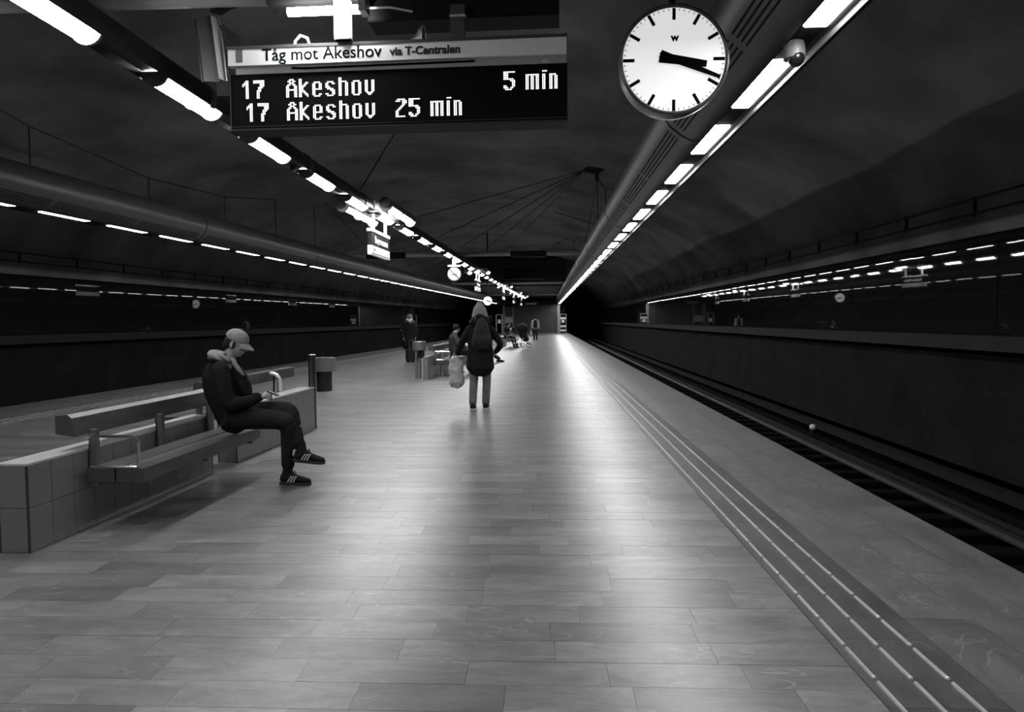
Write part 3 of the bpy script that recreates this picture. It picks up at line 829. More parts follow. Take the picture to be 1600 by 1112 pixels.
# no smoking sign
y = 23.6
c = aty(710, 428, y); t = thing('no_smoking_sign', (c.x, y, c.z-.2), 'round lit no smoking sign hanging from the middle pipe', 'sign')
MB().tube([(c.x, y-.03, c.z), (c.x, y+.06, c.z)], .235, 32, (0, 0, 1)).build('disc_case', mat('disc_rim', .1, .5), t, smooth=True)
dm = MB().tube([(c.x, y-.034, c.z), (c.x, y-.03, c.z)], .205, 32, (0, 0, 1)).build('disc_face', M_signw, t)
MB().box((-.10, -.001, -.02), (.09, .001, .01), Matrix.Translation((c.x, y-.036, c.z-.015))).build('cigarette', M_ink, dm)
MB().box((-.2, -.001, -.017), (.2, .001, .017), Matrix.Translation((c.x, y-.037, c.z)) @ Matrix.Rotation(PI/4, 4, 'Y')).build('diagonal_bar', M_inkg, dm)
MB().tube([(c.x+.02, y-.036, c.z+.02), (c.x+.03, y-.036, c.z+.07), (c.x+.08, y-.036, c.z+.08), (c.x+.1, y-.036, c.z+.13)], .007, 5).tube([(c.x+.06, y-.036, c.z+.02), (c.x+.09, y-.036, c.z+.04), (c.x+.12, y-.036, c.z+.04), (c.x+.13, y-.036, c.z+.08)], .007, 5).build('smoke_lines', M_inkg, dm)
MB().box((c.x-.06, y-.03, c.z+.3), (c.x+.06, y+.03, ZP-.1)).build('hanger', M_white, t)
MB().box((c.x-.22, y-.05, c.z+.24), (c.x+.22, y+.05, c.z+.30)).build('top_rail', M_white, t)

# ------------------------------------------------------------------ suspension wires
def wire(name, label, segs, r=.012, cat='wire'):
    mb = MB()
    for s_ in segs: mb.tube([V(p) for p in s_], r, 5)
    return mb.build(name, M_wire, None, label=label, cat=cat)
def duct_top(y, left=True): return V((xll(y)+.3, y, 3.9)) if left else V((1.4, y, 3.9))
def zc(x, y):
    a, b = wl(min(y, YE))-.35, WR+.35; cx, hw = (a+b)/2, (b-a)/2
    return 2.7+3.7*math.sqrt(max(0, 1-((x-cx)/hw)**2))
LN = [(0, 172, 9.6), (45, 197, 10.8), (232, 278, 15.2), (350, 307, 19.6), (430, 312, 23.5), (490, 298, 26)]
P = [aty(*q) for q in LN]
wire('suspension_wire', 'dark wire slung along the ceiling over the left duct with short drop wires', [P]+[[P[i], V((P[i].x, P[i].y, 3.9))] for i in (1, 2, 3, 4)], .013)
hubL = aty(490, 298, 26)
MB().ell(hubL+V((0, 0, .1)), (.3, .3, .14), None, 10, 6).ell(hubL+V((.1, 0, 0)), (.1, .1, .2), None, 8, 6).build('ceiling_anchor', M_wire, None, True, 'dark ceiling anchor for wires above the left duct, left of the middle pipe', 'anchor')
wire('suspension_wire', 'dark stay wires fanning down from the left ceiling anchor', [[hubL, aty(572, 384, 28)], [hubL, aty(493, 400, 26.5)], [aty(617, 208, 15), aty(563, 296, 13.6)], [hubL, aty(640, 395, 40)]], .013)
YH = 21.0
hubR = aty(912, 266, YH); hub2 = aty(932, 268, YH)
MB().tube([hubR, hub2, aty(945, 262, YH)], [.06, .1, .05], 8).ell(aty(934, 262, YH), (.35, .25, .1), None, 10, 6).tube([aty(931, 268, YH), aty(933, 282, YH)], .06, 8).build('ceiling_anchor', M_wire, None, True, 'dark ceiling anchor with fanned wires left of the right duct', 'anchor')
seg = []
for (px, py, yy) in ((655, 338, 15.5), (685, 370, 17.5), (718, 388, 20), (755, 392, 22.5), (782, 400, 26.6)):
    seg.append([hubR, aty(px, py, yy)])
wire('suspension_wire', 'fan of thin wires spreading down from the right ceiling anchor to the middle pipe', seg, .010)
P = [aty(934, 280, YH), aty(946, 295, 21), aty(963, 295, 20), aty(988, 265, 17), aty(1003, 225, 14), aty(1018, 195, 12), aty(1032, 150, 10)]
wire('suspension_wire', 'thin wires dropping from the right ceiling anchor to the right duct', [P, [P[1], V((P[1].x, P[1].y, 3.9))], [P[2], V((P[2].x, P[2].y, 3.9))], [aty(933, 282, YH), aty(912, 392, 26.5)], [aty(934, 282, YH), aty(934, 350, YH)], [aty(866, 331, 23), aty(930, 350, YH)]], .012)
wire('suspension_wire', 'thin wires beyond the first cross tube near the right duct', [[aty(888, 371, 34), aty(862, 385, 34)], [aty(897, 375, 34), aty(890, 398, 40)], [aty(897, 375, 34), aty(899, 398, 40)], [aty(876, 420, 55), aty(862, 425, 55)], [aty(881, 418, 55), aty(879, 440, 60)]], .016)
MB().tube([(-1.9, 46.2, 6.2), (-1.9, 46.2, 5.0)], .02, 5)

# ------------------------------------------------------------------ tiled bench blocks
tile_me = single(MB().bbox((0, 0, 0), (1, 1, 1), .02).mesh('tile'), M_tile)
def block(y0, y1, label, z=.57, wdt=.2):
    D = V((.03, 1, 0)).normalized(); Nn = V((D.y, -D.x, 0))
    o = V((xb(y0), y0, 0)); L_ = (y1-y0)
    # local x along block, y up, z out to +x
    M = Matrix(((D.x, 0, Nn.x, o.x), (D.y, 0, Nn.y, o.y), (0, 1, 0, 0), (0, 0, 0, 1)))
    t = thing('tiled_plinth', o+Nn*(-wdt/2)+D*(L_/2), label, 'plinth')
    MB().box((.008, 0, -wdt+.008), (L_-.008, z-.015, -.008), M).build('core', M_groutd, t)
    n = round(L_/.21); w_ = L_/n
    def put(Mx):
        o_ = bpy.data.objects.new('tile', tile_me); C.objects.link(o_); o_.parent = t; o_.matrix_parent_inverse = Matrix.Translation(-t.location)
        o_.matrix_basis = Mx
    for r_ in range(2):
        a, b = (.003, .283) if r_ == 0 else (.287, z-.016)
        for c_ in range(n):
            put(M @ Matrix(((w_-.004, 0, 0, c_*w_+.002), (0, b-a, 0, a), (0, 0, .008, -.008), (0, 0, 0, 1))))
            # rear face
            put(M @ Matrix(((-(w_-.004), 0, 0, (c_+1)*w_-.002), (0, b-a, 0, a), (0, 0, -.008, -wdt+.008), (0, 0, 0, 1))))
        # near and far ends
        put(M @ Matrix(((0, 0, -.008, .008), (0, b-a, 0, a), (wdt-.02, 0, 0, -wdt+.010), (0, 0, 0, 1))))
        put(M @ Matrix(((0, 0, .008, L_-.008), (0, b-a, 0, a), (-(wdt-.02), 0, 0, -.01), (0, 0, 0, 1))))
    MB().bbox((-.004, z-.014, -wdt-.004), (L_+.004, z, .004), .0, M).build('cap', M_cap, t)
    for zz, xx in ((-.004, .004), (-wdt+.004, .004), (-.004, L_-.004)):
        MB().box((xx-.006, 0, zz-.006), (xx+.006, z-.014, zz+.006), M).build('corner_strip', mat('corner', .03, .4), t)
    return t
block(4.25, 6.58, 'tiled plinth behind the nearest bench, at the left frame edge')
block(7.08, 9.36, 'tiled plinth just beyond the seated man in the cap')

def bench(y0, y1, side, label, xoff=0, arms=(0,)):
    """side +1 faces the right platform; built about the block front line"""
    D = V((.03, 1, 0)).normalized(); Nn = V((D.y, -D.x, 0))*side
    o = V((xb(y0)+xoff, y0, 0)); L_ = y1-y0
    M = Matrix(((D.x, 0, Nn.x, o.x), (D.y, 0, Nn.y, o.y), (0, 1, 0, 0), (0, 0, 0, 1)))
    t = thing('bench', o+Nn*.25+D*(L_/2), label, 'bench', None)
    for a, b in ((.07, .26), (.275, .47)):
        MB().sweep([M @ V((0, .395, (a+b)/2)), M @ V((L_, .395, (a+b)/2))], [(s_*(b-a)/2*q, v_) for s_, v_, q in ((-1, -.05, 1), (1, -.05, 1), (1, .05, 1), (-1, .05, 1))], (0, 0, 1)).build('seat_plank', M_wood, t)
    # backrest beam: leaning trapezoid
    pr = [(.02, .67), (-.12, .69), (-.12, .815), (-.03, .825), (0.0, .80)]
    sgn = side
    vs = []
    for xx in (-.05, L_+.02):
        for zz, yy in pr: vs.append(M @ V((xx, yy, zz)))
    k = len(pr)
    MB().add(vs, [tuple(range(k)), tuple(range(k, 2*k))[::-1]]+[(j, (j+1) % k, k+(j+1) % k, k+j) for j in range(k)]).build('backrest', M_wood, t)
    for xx in (.12, L_*.5, L_-.12):
        MB().box((xx-.02, .30, .01), (xx+.02, .70, .065), M).box((xx-.02, .315, .0), (xx+.02, .345, .45), M).build('support', mat('bench_support', .16, .35, .6), t)
    for e in arms:
        xx = .02 if e == 0 else L_-.02
        MB().tube([M @ V((xx, .665, .05)), M @ V((xx, .665, .36)), M @ V((xx, .66, .41)), M @ V((xx, .63, .43)), M @ V((xx, .455, .425)), M @ V((xx, .45, .40)), M @ V((xx, .45, .08))], .011, 8).build('armrest', M_chrome, t, smooth=True)
    return t
bench(4.72, 6.6, 1, 'nearest wooden bench with chrome armrest, where the man in the cap sits')
bench(7.3, 9.7, -1, 'wooden bench facing away, behind the man in the cap', -.53, ())

bb = [o for o in C.objects if o.name.startswith('bench') and o.get('label', '').startswith('wooden bench facing away')][0]
MB().tube([aty(422, 583, 8.8), aty(428, 583.5, 8.8), aty(433, 586.5, 8.8), aty(437, 592, 8.8), aty(438, 600, 8.8), aty(438, 611, 8.8)], .024, 12).build('armrest', mat('arm_steel', .6, .35, .2), bb, smooth=True)
MB().tube([aty(428, 588, 8.9), aty(428, 612, 8.9)], .012, 8).build('armrest_post', M_black, bb)
# chrome post and round bins
t = thing('steel_post', (-3.17, 9.45, 0), 'short dark polished steel post at the far end of the second tiled plinth', 'post')
MB().cyl((-3.17, 9.46), .05, 0, 1.0, 24).build('shaft', mat('dark_steel', .16, .2, .9), t, smooth=True)
MB().cyl((-3.17, 9.46), .052, 1.0, 1.01, 24, .04).build('post_cap', M_steel, t, smooth=True)
def bin_(x, y, label, R=.25, post=False, z0=.42, z1=.70):
    t = thing('litter_bin', (x, y, 0), label, 'bin')
    mb = MB(); 
    MB().cyl((x, y), R, z0, z1, 32).build('drum', mat('bin_grey', .11, .45, .2), t, smooth=True)
    MB().cyl((x, y), R*.98, z1, z1+.012, 32, R*.9).build('lid', M_chrome if not post else M_steel, t, smooth=True)
    if post:
        for dx in (-.09, .0): MB().cyl((x+dx, y+.02), .035, 0, z0, 16).build('leg', M_steel, t, smooth=True)
        MB().cyl((x+.05, y), .08, z0-.2, z0, 16).build('ash_tube', M_black, t, smooth=True)
    else:
        MB().cyl((x, y), .165, 0, z0, 28).build('pedestal', M_gloss, t, smooth=True)
    return t
p = atz(492, 607, 0)
bin_(-4.62, 14.55, 'round litter bin on a black pedestal behind the steel post', .25, False, .42, .69)
p = atz(660, 590, 0)
bin_(p.x-.02, 17.6, 'round grey litter bin on steel legs beside the woman with the headscarf', .165, True, .72, .93)

# ------------------------------------------------------------------ middle bench group
block(17.3, 20.3, 'tiled plinth of the middle bench group, left of the walking woman', wdt=.12)
bench(18.0, 20.6, 1, 'wooden bench behind the walking woman with the shopping bag', -.0)
MB().cyl((-2.66, 18.25), .045, 0, .66, 16).build('bench_leg_post', M_steel, None, smooth=True, label='bright steel upright under the near end of the bench behind the walking woman', cat='post')
block(23.4, 26.2, 'tiled plinth hidden behind the walking woman')
bench(23.5, 26.0, 1, 'wooden bench further on behind the walking woman', 0)
block(37.5, 40.5, 'distant tiled plinth beside the stroller')
bench(37.2, 40.0, 1, 'distant bench where a woman sits beside the stroller', .25)

# ------------------------------------------------------------------ end wall furniture
def farbox(name, x0p, y0p, x1p, y1p, yy, dep, m, label=None, cat=None, parent=None, kind=None):
    a = aty(x0p, y1p, yy); b = aty(x1p, y0p, yy)
    return MB().box((a.x, yy, a.z), (b.x, yy+dep, b.z)).build(name, m, parent, label=label, cat=cat, kind=kind)
farbox('wall_end_front', 803, 476, 873, 520.5, 80.2, .3, M_endw, kind='structure')
farbox('trim_pillar', 785.5, 477, 789, 520.5, 80.0, .4, M_pillar, kind='structure')
farbox('trim_pillar', 871, 476, 875, 520.5, 80.0, .4, M_pillar, kind='structure')
farbox('trim_jamb', 801, 479, 802.5, 512, 80.1, .1, M_pillar, kind='structure')
farbox('wall_end_niche', 789, 479, 801, 520.5, 80.4, .2, M_endw, kind='structure')
farbox('wall_end_lintel', 775, 470, 880, 476.5, 80.2, .3, mat('lintel', .03, .6), kind='structure')
farbox('poster', 789, 495, 801, 504.5, 80.1, .05, M_post, 'pale poster on the end wall above the seated woman', 'poster')
farbox('ceiling_sign', 821, 473, 838, 475.5, 70, .1, mat('sg', .12, .5), 'thin grey strip hanging in front of the end wall', 'sign')
t = thing('notice_board', aty(780, 520, 79), 'thin framed board with small white notice at the left end of the end wall', 'notice board')
for q in ((775, 491, 776, 521), (775, 491, 785, 492), (784, 491, 785, 521)): farbox('frame_bar', *q, 79, .05, M_steel, parent=t)
farbox('notice', 778, 499, 782.5, 505, 79, .03, M_signw, parent=t)
t = thing('barrier_board', aty(880, 519, 79), 'framed panel with three white stripes at the platform end by the right duct', 'sign')
farbox('panel', 875.5, 491, 884.5, 521, 79.05, .05, M_black, parent=t)
for a_, b_ in ((495.5, 498.5), (508, 511), (514.5, 517.5)): farbox('white_stripe', 875, a_, 885, b_, 79, .04, M_signw, parent=t)
farbox('notice', 877.5, 499.5, 882, 504, 79, .04, M_signw, parent=t)
for q in ((875, 491, 875.6, 519), (884.4, 491, 885, 519), (875, 490.4, 885, 491.2)): farbox('frame_bar', *q, 78.98, .04, M_steel, parent=t)
# small signal lamp on the right track
p = atz(1270, 667, -.80); 
t = thing('track_signal', (p.x, p.y, -.98), 'small round white signal lamp low beside the right track', 'signal')
MB().cyl((p.x, p.y), .04, -.99, -.86, 12).build('stem', M_black, t)
MB().ell((p.x, p.y, -.80), (.07, .07, .065), None, 14, 8).build('globe', mat('globe', .6, .3), t, smooth='all')

# ------------------------------------------------------------------ people
def shoe(mb, heel, toe, zs, w=.048, h=.075, up=V((0, 0, 1))):
    """shoe shell from heel point to toe point (sole level points)"""
    heel = V(heel); toe = V(toe); d = toe-heel; L_ = d.length
    fr = [(-.02, .55, .60), (.06, .92, .95), (.25, .92, 1.0), (.42, .88, .92), (.6, 1.0, .74), (.8, .98, .56), (.95, .72, .44), (1.0, .4, .3)]
    pts = []; R = []
    for f_, ww, hh in fr:
        pts.append(heel+d*f_+up*(h*hh/2)); R.append((w*ww, h*hh/2))
    mb.tube(pts, R, 14, up)
    return mb
def sole(mb, heel, toe, w=.05, th=.022, up=V((0, 0, 1))):
    heel = V(heel); toe = V(toe); d = toe-heel
    side, _ = frame_of(d, up); upv = up
    fr = [(-.04, .5), (.02, .85), (.25, .88), (.5, .85), (.7, 1.02), (.88, .92), (.98, .55), (1.02, .25)]
    vs = []; n = len(fr)
    for zz in (0, th):
        for f_, ww in fr: vs.append(heel+d*f_+side*w*ww+upv*zz)
        for f_, ww in reversed(fr): vs.append(heel+d*f_-side*w*ww+upv*zz)
    k = 2*n
    return mb.add(vs, [tuple(range(k))[::-1], tuple(range(k, 2*k))]+[(j, (j+1) % k, k+(j+1) % k, k+j) for j in range(k)])
def finger(mb, pts, r): mb.limb(pts, [r]*(len(pts)-1)+[r*.8], 8)

def head(mb, c, fwd, up, s=1.0):
    """skull, jaw, nose, lips, brow, ears. c: centre of the skull"""
    fwd = fwd.normalized(); side = fwd.cross(up).normalized(); up = side.cross(fwd).normalized()
    M = Matrix((fwd, side, up)).transposed()
    def e(f_, s_, u_, r): mb.ell(c+(fwd*f_+side*s_+up*u_)*s, tuple(q*s for q in r), M, 16, 12)
    e(-.005, 0, .015, (.098, .076, .092)); e(.018, 0, -.045, (.072, .060, .075)); e(.045, 0, -.088, (.036, .034, .026))
    e(.078, 0, .018, (.018, .05, .014))                # brow
    mb.limb([c+(fwd*.088+up*.005)*s, c+(fwd*.108-up*.028)*s], [.008*s, .013*s], 8)   # nose
    e(.098, .010, -.036, (.011, .009, .008)); e(.098, -.010, -.036, (.011, .009, .008))
    e(.086, 0, -.058, (.012, .024, .006)); e(.083, 0, -.068, (.012, .021, .007))     # lips
    e(.066, 0, -.094, (.018, .02, .014))               # chin
    for q in (-1, 1):
        e(.050, .035*q, -.032, (.028, .018, .022))     # cheek
        e(-.005, .078*q, -.018, (.020, .009, .032)); e(.004, .082*q, -.038, (.010, .007, .012))  # ear
    return M

# --- seated man with cap
YM = 6.2
def cr(x, y, dy=0.): return aty(300+x/3.971, 490+y/3.971, YM+dy)
hc = cr(280, 178)
fw = V((.90, -.05, -.42)).normalized(); upv = V((.42, 0, .90)).normalized()
mb = MB()
HM = head(mb, hc, fw, upv, 1.02)
mb.limb([hc+V((-.02, 0, -.05)), cr(225, 270), cr(200, 320)], [.055, .058, .07])
mb.limb([cr(205, 330), cr(200, 430), cr(225, 560), cr(275, 640)], [(.12, .09), (.13, .10), (.12, .10), (.13, .11)], 16, (0, 1, 0))
# arms and wrists under the jacket
for sgn, dy in ((-1, -.19), (1, .17)):
    sh = cr(190, 345, dy*.9); el = cr(222, 565, dy*1.15); wr = cr(418, 521, dy*.45)
    mb.limb([sh, el], [.05, .042]); mb.limb([el, wr], [.042, .026])
    pc = cr(448, 512, dy*.33)
    mb.limb([wr, pc], [(.026, .024), (.034, .022)], 12)
    # four fingers curled round the phone and a thumb from the palm's side
    for j in range(4):
        b0 = cr(455+3*j, 497+9*j, dy*.30); b1 = cr(482+2*j, 497+10*j, dy*.16); b2 = cr(494, 503+9*j, dy*.05); b3 = cr(484, 506+9*j, -dy*.02)
        finger(mb, [b0, b1, b2, b3], .0092-.0008*(j == 3))
    finger(mb, [cr(440, 500, dy*.25), cr(458, 486, dy*.15), cr(484, 484, dy*.06), cr(500, 490, dy*.04)], .0105)
# legs inside the trousers
mb.limb([cr(285, 650, -.10), cr(430, 654, -.11), cr(545, 668, -.105), cr(588, 690, -.10), cr(597, 850, -.08), cr(597, 985, -.06)], [.07, .06, .05, .048, .045, .038])
mb.limb([cr(295, 627, .08), cr(440, 610, .06), cr(555, 602, .02), cr(598, 622, .0), cr(620, 670, -.03), cr(678, 850, -.09)], [.07, .06, .048, .046, .044, .038])
man = blob('person', mb, .0065, M_skin, None, 3, label='man in pale cap and dark jacket sitting on the nearest bench looking at a phone', cat='person')
mb = MB()
mb.limb([cr(195, 318), cr(190, 390), cr(205, 480), cr(235, 570), cr(268, 625)], [(.14, .08), (.185, .12), (.185, .125), (.165, .115), (.175, .115)], 20, (0, 1, 0))
mb.limb([cr(330, 470), cr(290, 560)], [.05, .07], 12)
mb.limb([cr(270, 360), cr(310, 430), cr(335, 500)], [.07, .075, .06])
for sgn, dy in ((-1, -.19), (1, .17)):
    mb.limb([cr(178, 350, dy*.95), cr(195, 450, dy*1.15), cr(225, 560, dy*1.2)], [.082, .074, .066])
    mb.limb([cr(228, 562, dy*1.2), cr(320, 553, dy*.95), cr(408, 524, dy*.5)], [.066, .058, .040])
    # cuff bunching
    mb.limb([cr(395, 515, dy*.55), cr(415, 520, dy*.45)], [.043, .040], 12)
    mb.limb([cr(250, 575, dy*1.15), cr(280, 548, dy*1.1)], [.06, .055])
blob('jacket', mb, .011, M_jack, man, 3)
mb = MB()   # hood lying round the neck
ring = []; rr = []
cN = cr(196, 268)
for j in range(17):
    a1 = 2*PI*j/16; c1 = math.cos(a1)
    ring.append(cN+V((c1*.085-.008, math.sin(a1)*.105, -.040*c1-.004))); rr.append((.026+.014*(c1 < -.2), .022+.010*(c1 < -.2)))
mb.limb(ring, rr, 12)
mb.ell(cr(150, 272, -.02), (.070, .095, .030)); mb.ell(cr(128, 250, .0), (.030, .085, .030)); mb.ell(cr(185, 248, -.05), (.055, .04, .020))
mb.limb([cr(150, 240, -.07), cr(185, 262, -.105), cr(225, 288, -.10)], [.016, .020, .020], 10)
mb.limb([cr(245, 285, -.05), cr(282, 335, -.075), cr(318, 380, -.06)], [(.022, .03), (.02, .022), (.014, .014)], 10)
blob('hood', mb, .007, M_hood, man, 2, label='light grey hood around the neck')
mb = MB()   # trousers
mb.limb([cr(265, 632, -.02), cr(290, 655, -.02)], [(.17, .11), (.16, .105)], 16, (0, 1, 0))
mb.limb([cr(285, 648, -.10), cr(430, 652, -.11), cr(545, 664, -.105), cr(590, 684, -.10), cr(598, 740, -.09), cr(596, 850, -.08), cr(596, 938, -.065)], [.105, .092, .080, .075, .068, .060, .057])
mb.limb([cr(295, 625, .08), cr(440, 606, .06), cr(560, 596, .02), cr(606, 612, .0), cr(622, 665, -.03), cr(638, 730, -.06), cr(652, 798, -.085)], [.10, .09, .079, .076, .072, .066, .063])
blob('trousers', mb, .008, M_jeand, man, 2)
# shoes with three white stripes
up = V((0, 0, 1))
def sneaker(h_, t_, side_y, upd, lbl='shoe'):
    mb = MB(); shoe(mb, V(h_)+upd*.018, V(t_)+upd*.018, 0, .047, .085, upd)
    mb.limb([V(h_)+upd*.06+(V(t_)-V(h_))*.2, V(h_)+upd*.115+(V(t_)-V(h_))*.18], [.044, .040], 12)
    s_ = blob('shoe', mb, .006, M_shoe, man, 2)
    sole(MB(), h_, t_, .05, .026, upd).build('sole', M_sole, s_)
    d = (V(t_)-V(h_)); out = V((0, -1, 0))
    st = MB()
    for j in range(3):
        p0 = V(h_)+d*(.27+.10*j)+upd*.030+out*.055; p1 = V(h_)+d*(.40+.085*j)+upd*.082+out*.050
        u_ = d.normalized()*.005
        st.add([p0-u_, p0+u_, p1+u_, p1-u_, p0-u_-out*.02, p0+u_-out*.02, p1+u_-out*.02, p1-u_-out*.02], [(0, 1, 2, 3), (7, 6, 5, 4), (0, 4, 5, 1), (1, 5, 6, 2), (2, 6, 7, 3), (3, 7, 4, 0)])
    p0 = V(h_)+upd*.06; p1 = V(h_)+upd*.10
    st.limb([p0+out*.02-d.normalized()*.006, p1+out*.018-d.normalized()*.004], [.013, .011], 8)
    st.build('stripes', mat('stripe_white', .42, .6), s_, label='three white side stripes and heel tab')
    lc = MB()
    for j in range(4):
        q = V(h_)+d*(.42+.07*j)+upd*(.10-.013*j); lc.tube([q+V((0, -.025, -.006)), q+V((0, 0, .004)), q+V((0, .025, -.006))], .004, 5)
    lc.tube([V(h_)+d*.42+upd*.105+V((0, -.01, 0)), V(h_)+d*.50+upd*.125+V((0, -.03, 0)), V(h_)+d*.56+upd*.10+V((0, -.035, 0))], .005, 5)
    lc.build('laces', M_shoe, s_)
gh = cr(556, 1048, -.06); gt = cr(735, 1052, -.08); gh.z = .002; gt.z = .002
sneaker(gh, gt, -1, up)
h2 = cr(640, 915, -.10); t2 = cr(820, 932, -.12)
sneaker(h2, t2, -1, V((.05, 0, 1)).normalized())
mb = MB().limb([cr(595, 925, -.065), cr(595, 990, -.06)], [.045, .042]).limb([cr(672, 800, -.085), cr(685, 860, -.09)], [.043, .042])
mb.build('socks', M_shoe, man, smooth='all')
# cap: crown, brim, hair below
M4 = HM
mb = MB(); cc = hc+upv*.030-fw*.012
mb.ell(cc, (.108, .092, .090), M4, 24, 16)
cap = blob('cap', mb, .005, M_cap2, man, 1)
bm = bmesh.new(); bm.from_mesh(cap.data)
bmesh.ops.bisect_plane(bm, geom=bm.verts[:]+bm.edges[:]+bm.faces[:], plane_co=cc-upv*.008+fw*.0, plane_no=(upv+fw*.12).normalized(), clear_inner=True)
bm.to_mesh(cap.data); bm.free()
side = fw.cross(upv).normalized()
vs = []; fs = []; n_ = 12; m_ = 6
for i in range(m_+1):
    for j in range(n_+1):
        a = math.radians(-62+124*j/n_); tt = i/m_
        r0 = V((math.cos(a)*.106, math.sin(a)*.090)); ext_ = tt*.078*math.cos(a)**.6
        p = cc+fw*(r0.x+ext_)+side*r0.y*(1-.05*tt)+upv*(-.002-.016*tt-abs(math.sin(a))**2*.022-.012*tt*tt)
        vs.append(p)
for i in range(m_):
    for j in range(n_): fs.append((i*(n_+1)+j, i*(n_+1)+j+1, (i+1)*(n_+1)+j+1, (i+1)*(n_+1)+j))
N0 = len(vs); vs += [p-upv*.005 for p in vs]; fs += [tuple(q+N0 for q in reversed(f_)) for f_ in fs]
for j in range(n_): a = m_*(n_+1)+j; fs.append((a, a+1, a+1+N0, a+N0))
MB().add(vs, fs).build('brim', M_cap2, cap, smooth='all')
MB().ell(cc+upv*.091, .008, None, 8, 6).build('cap_button', M_cap2, cap)
mb = MB()
for a_ in range(0, 200, 9):
    aa = math.radians(80+a_)
    for u_ in (-.008, -.030, -.055):
        if u_ < -.03 and (a_ < 40 or a_ > 160): continue
        mb.ell(hc-fw*.008+fw*math.cos(aa)*.090+side*math.sin(aa)*.074+upv*(u_), (.018, .014, .024), M4, 8, 6)
mb.ell(hc-fw*.062-upv*.040, (.045, .058, .055), M4); mb.ell(hc-fw*.070-upv*.012, (.035, .055, .040), M4)
blob('hair', mb, .006, M_hair, man, 2)
ph = MB().box((-.033, -.004, -.050), (.033, .004, .050), Matrix.Translation(cr(503, 492, 0)) @ Matrix.Rotation(math.radians(-62), 4, 'Y') @ Matrix.Rotation(PI/2, 4, 'Z') )
pho = ph.build('phone', mat('phone_black', .01, .6, spec=.15), None, label='dark phone held in the seated man\'s hands', cat='phone')

# --- generic standing or walking figure
def stand(name, label, x, y, h, fwd, coat, trous, hood=None, coat_len=.5, arms=None, legs=None, extra=None, vox=.014, wide=1.0, skin=M_skin):
    """x,y ground position, fwd heading; arms/legs: offsets per side"""
    f_ = V(fwd).normalized(); s_ = f_.cross(V((0, 0, 1))); k = h/1.7
    B = lambda a, b, c: V((x, y, 0))+s_*a*k+f_*b*k+V((0, 0, c*k))
    legs = legs or {1: ((.09, 0, .50), (.09, -.0, .09)), -1: ((-.09, 0, .50), (-.09, 0, .09))}
    arms = arms or {1: ((.235, 0, 1.12), (.25, .03, .87)), -1: ((-.235, 0, 1.12), (-.25, .03, .87))}
    body = MB(); head(body, B(0, .02, 1.585), f_+V((0, 0, -.06)), V((0, 0, 1)), .98*k)
    body.limb([B(0, 0, 1.50), B(0, 0, 1.40)], [.055*k, .06*k])
    body.limb([B(0, 0, 1.38), B(0, 0, 1.15), B(0, 0, .92)], [(.13*k, .08*k)]*3, 16, f_)
    for q in (-1, 1):
        kn, an = legs[q]; el, wr = arms[q]
        body.limb([B(q*.085, 0, .90), B(*kn), B(*an)], [.065*k, .045*k, .034*k])
        body.limb([B(q*.17, 0, 1.38), B(*el), B(*wr)], [.045*k, .036*k, .024*k])
        wv = B(*wr); dv = (wv-B(*el)).normalized(); sv = dv.cross(f_).normalized()*1
        body.limb([wv, wv+dv*.05*k, wv+dv*.09*k], [(.022*k, .022*k), (.02*k, .038*k), (.016*k, .036*k)], 10, f_)
        for j, ll in enumerate((.075, .085, .08, .065)):
            b0 = wv+dv*.09*k+f_*(.028-.019*j)*k
            finger(body, [b0, b0+dv*ll*.5*k-s_*q*.006*k, b0+dv*ll*.85*k-s_*q*.025*k], .0085*k)
        finger(body, [wv+dv*.03*k+f_*.02*k, wv+dv*.06*k+f_*.045*k, wv+dv*.095*k+f_*.045*k-s_*q*.01], .0095*k)
    p = blob('person', body, vox*.6, skin, None, 2, label=label, cat='person')
    tr = MB()
    tr.limb([B(0, 0, 1.0), B(0, 0, .88)], [(.155*k, .10*k), (.165*k, .11*k)], 16, f_)
    for q in (-1, 1):
        kn, an = legs[q]
        tr.limb([B(q*.085, 0, .88), B(q*.085*.5+kn[0]*.5, kn[1]*.5, .70), B(*kn), B(an[0]*.6+kn[0]*.4, an[1]*.6+kn[1]*.4, .28), B(an[0], an[1], an[2]+.02)], [.098*k, .088*k, .073*k, .069*k, .066*k])
    blob('trousers', tr, vox*.8, trous, p, 2)
    co = MB()
    hem = 1.38-coat_len-.2
    W_ = wide
    co.limb([B(0, 0, 1.40), B(0, 0, 1.33), B(0, 0, 1.15), B(0, 0, .98), B(0, 0, (.98+hem)/2), B(0, 0, hem+.03)], [(.12*k, .08*k), (.19*k*W_, .115*k), (.19*k*W_, .135*k), (.19*k*W_, .13*k), (.205*k*W_, .145*k), (.215*k*W_, .155*k)], 20, f_)
    for q in (-1, 1):
        el, wr = arms[q]
        co.limb([B(q*.165, 0, 1.36), B(*el), V(B(*wr))], [.075*k, .060*k, .045*k])
    blob('coat', co, vox*.8, coat, p, 3)
    for q in (-1, 1):
        kn, an = legs[q]
        a = B(an[0], an[1]-.08, an[2]-.09); b = B(an[0], an[1]+.18, an[2]-.09); sh = MB()
        a.z = max(a.z, .003); b.z = max(b.z, .003)
        shoe(sh, a+V((0, 0, .012)), b+V((0, 0, .012)), 0, .053*k, .095*k); sh.limb([a+(b-a)*.22+V((0, 0, .05)), a+(b-a)*.22+V((0, 0, .11))], [.042*k, .04*k], 12)
        so = blob('shoe', sh, .009, M_shoe, p, 1)
        sole(MB(), a, b, .056*k, .028).build('sole', extra or M_sole, so)
    return p, B, k
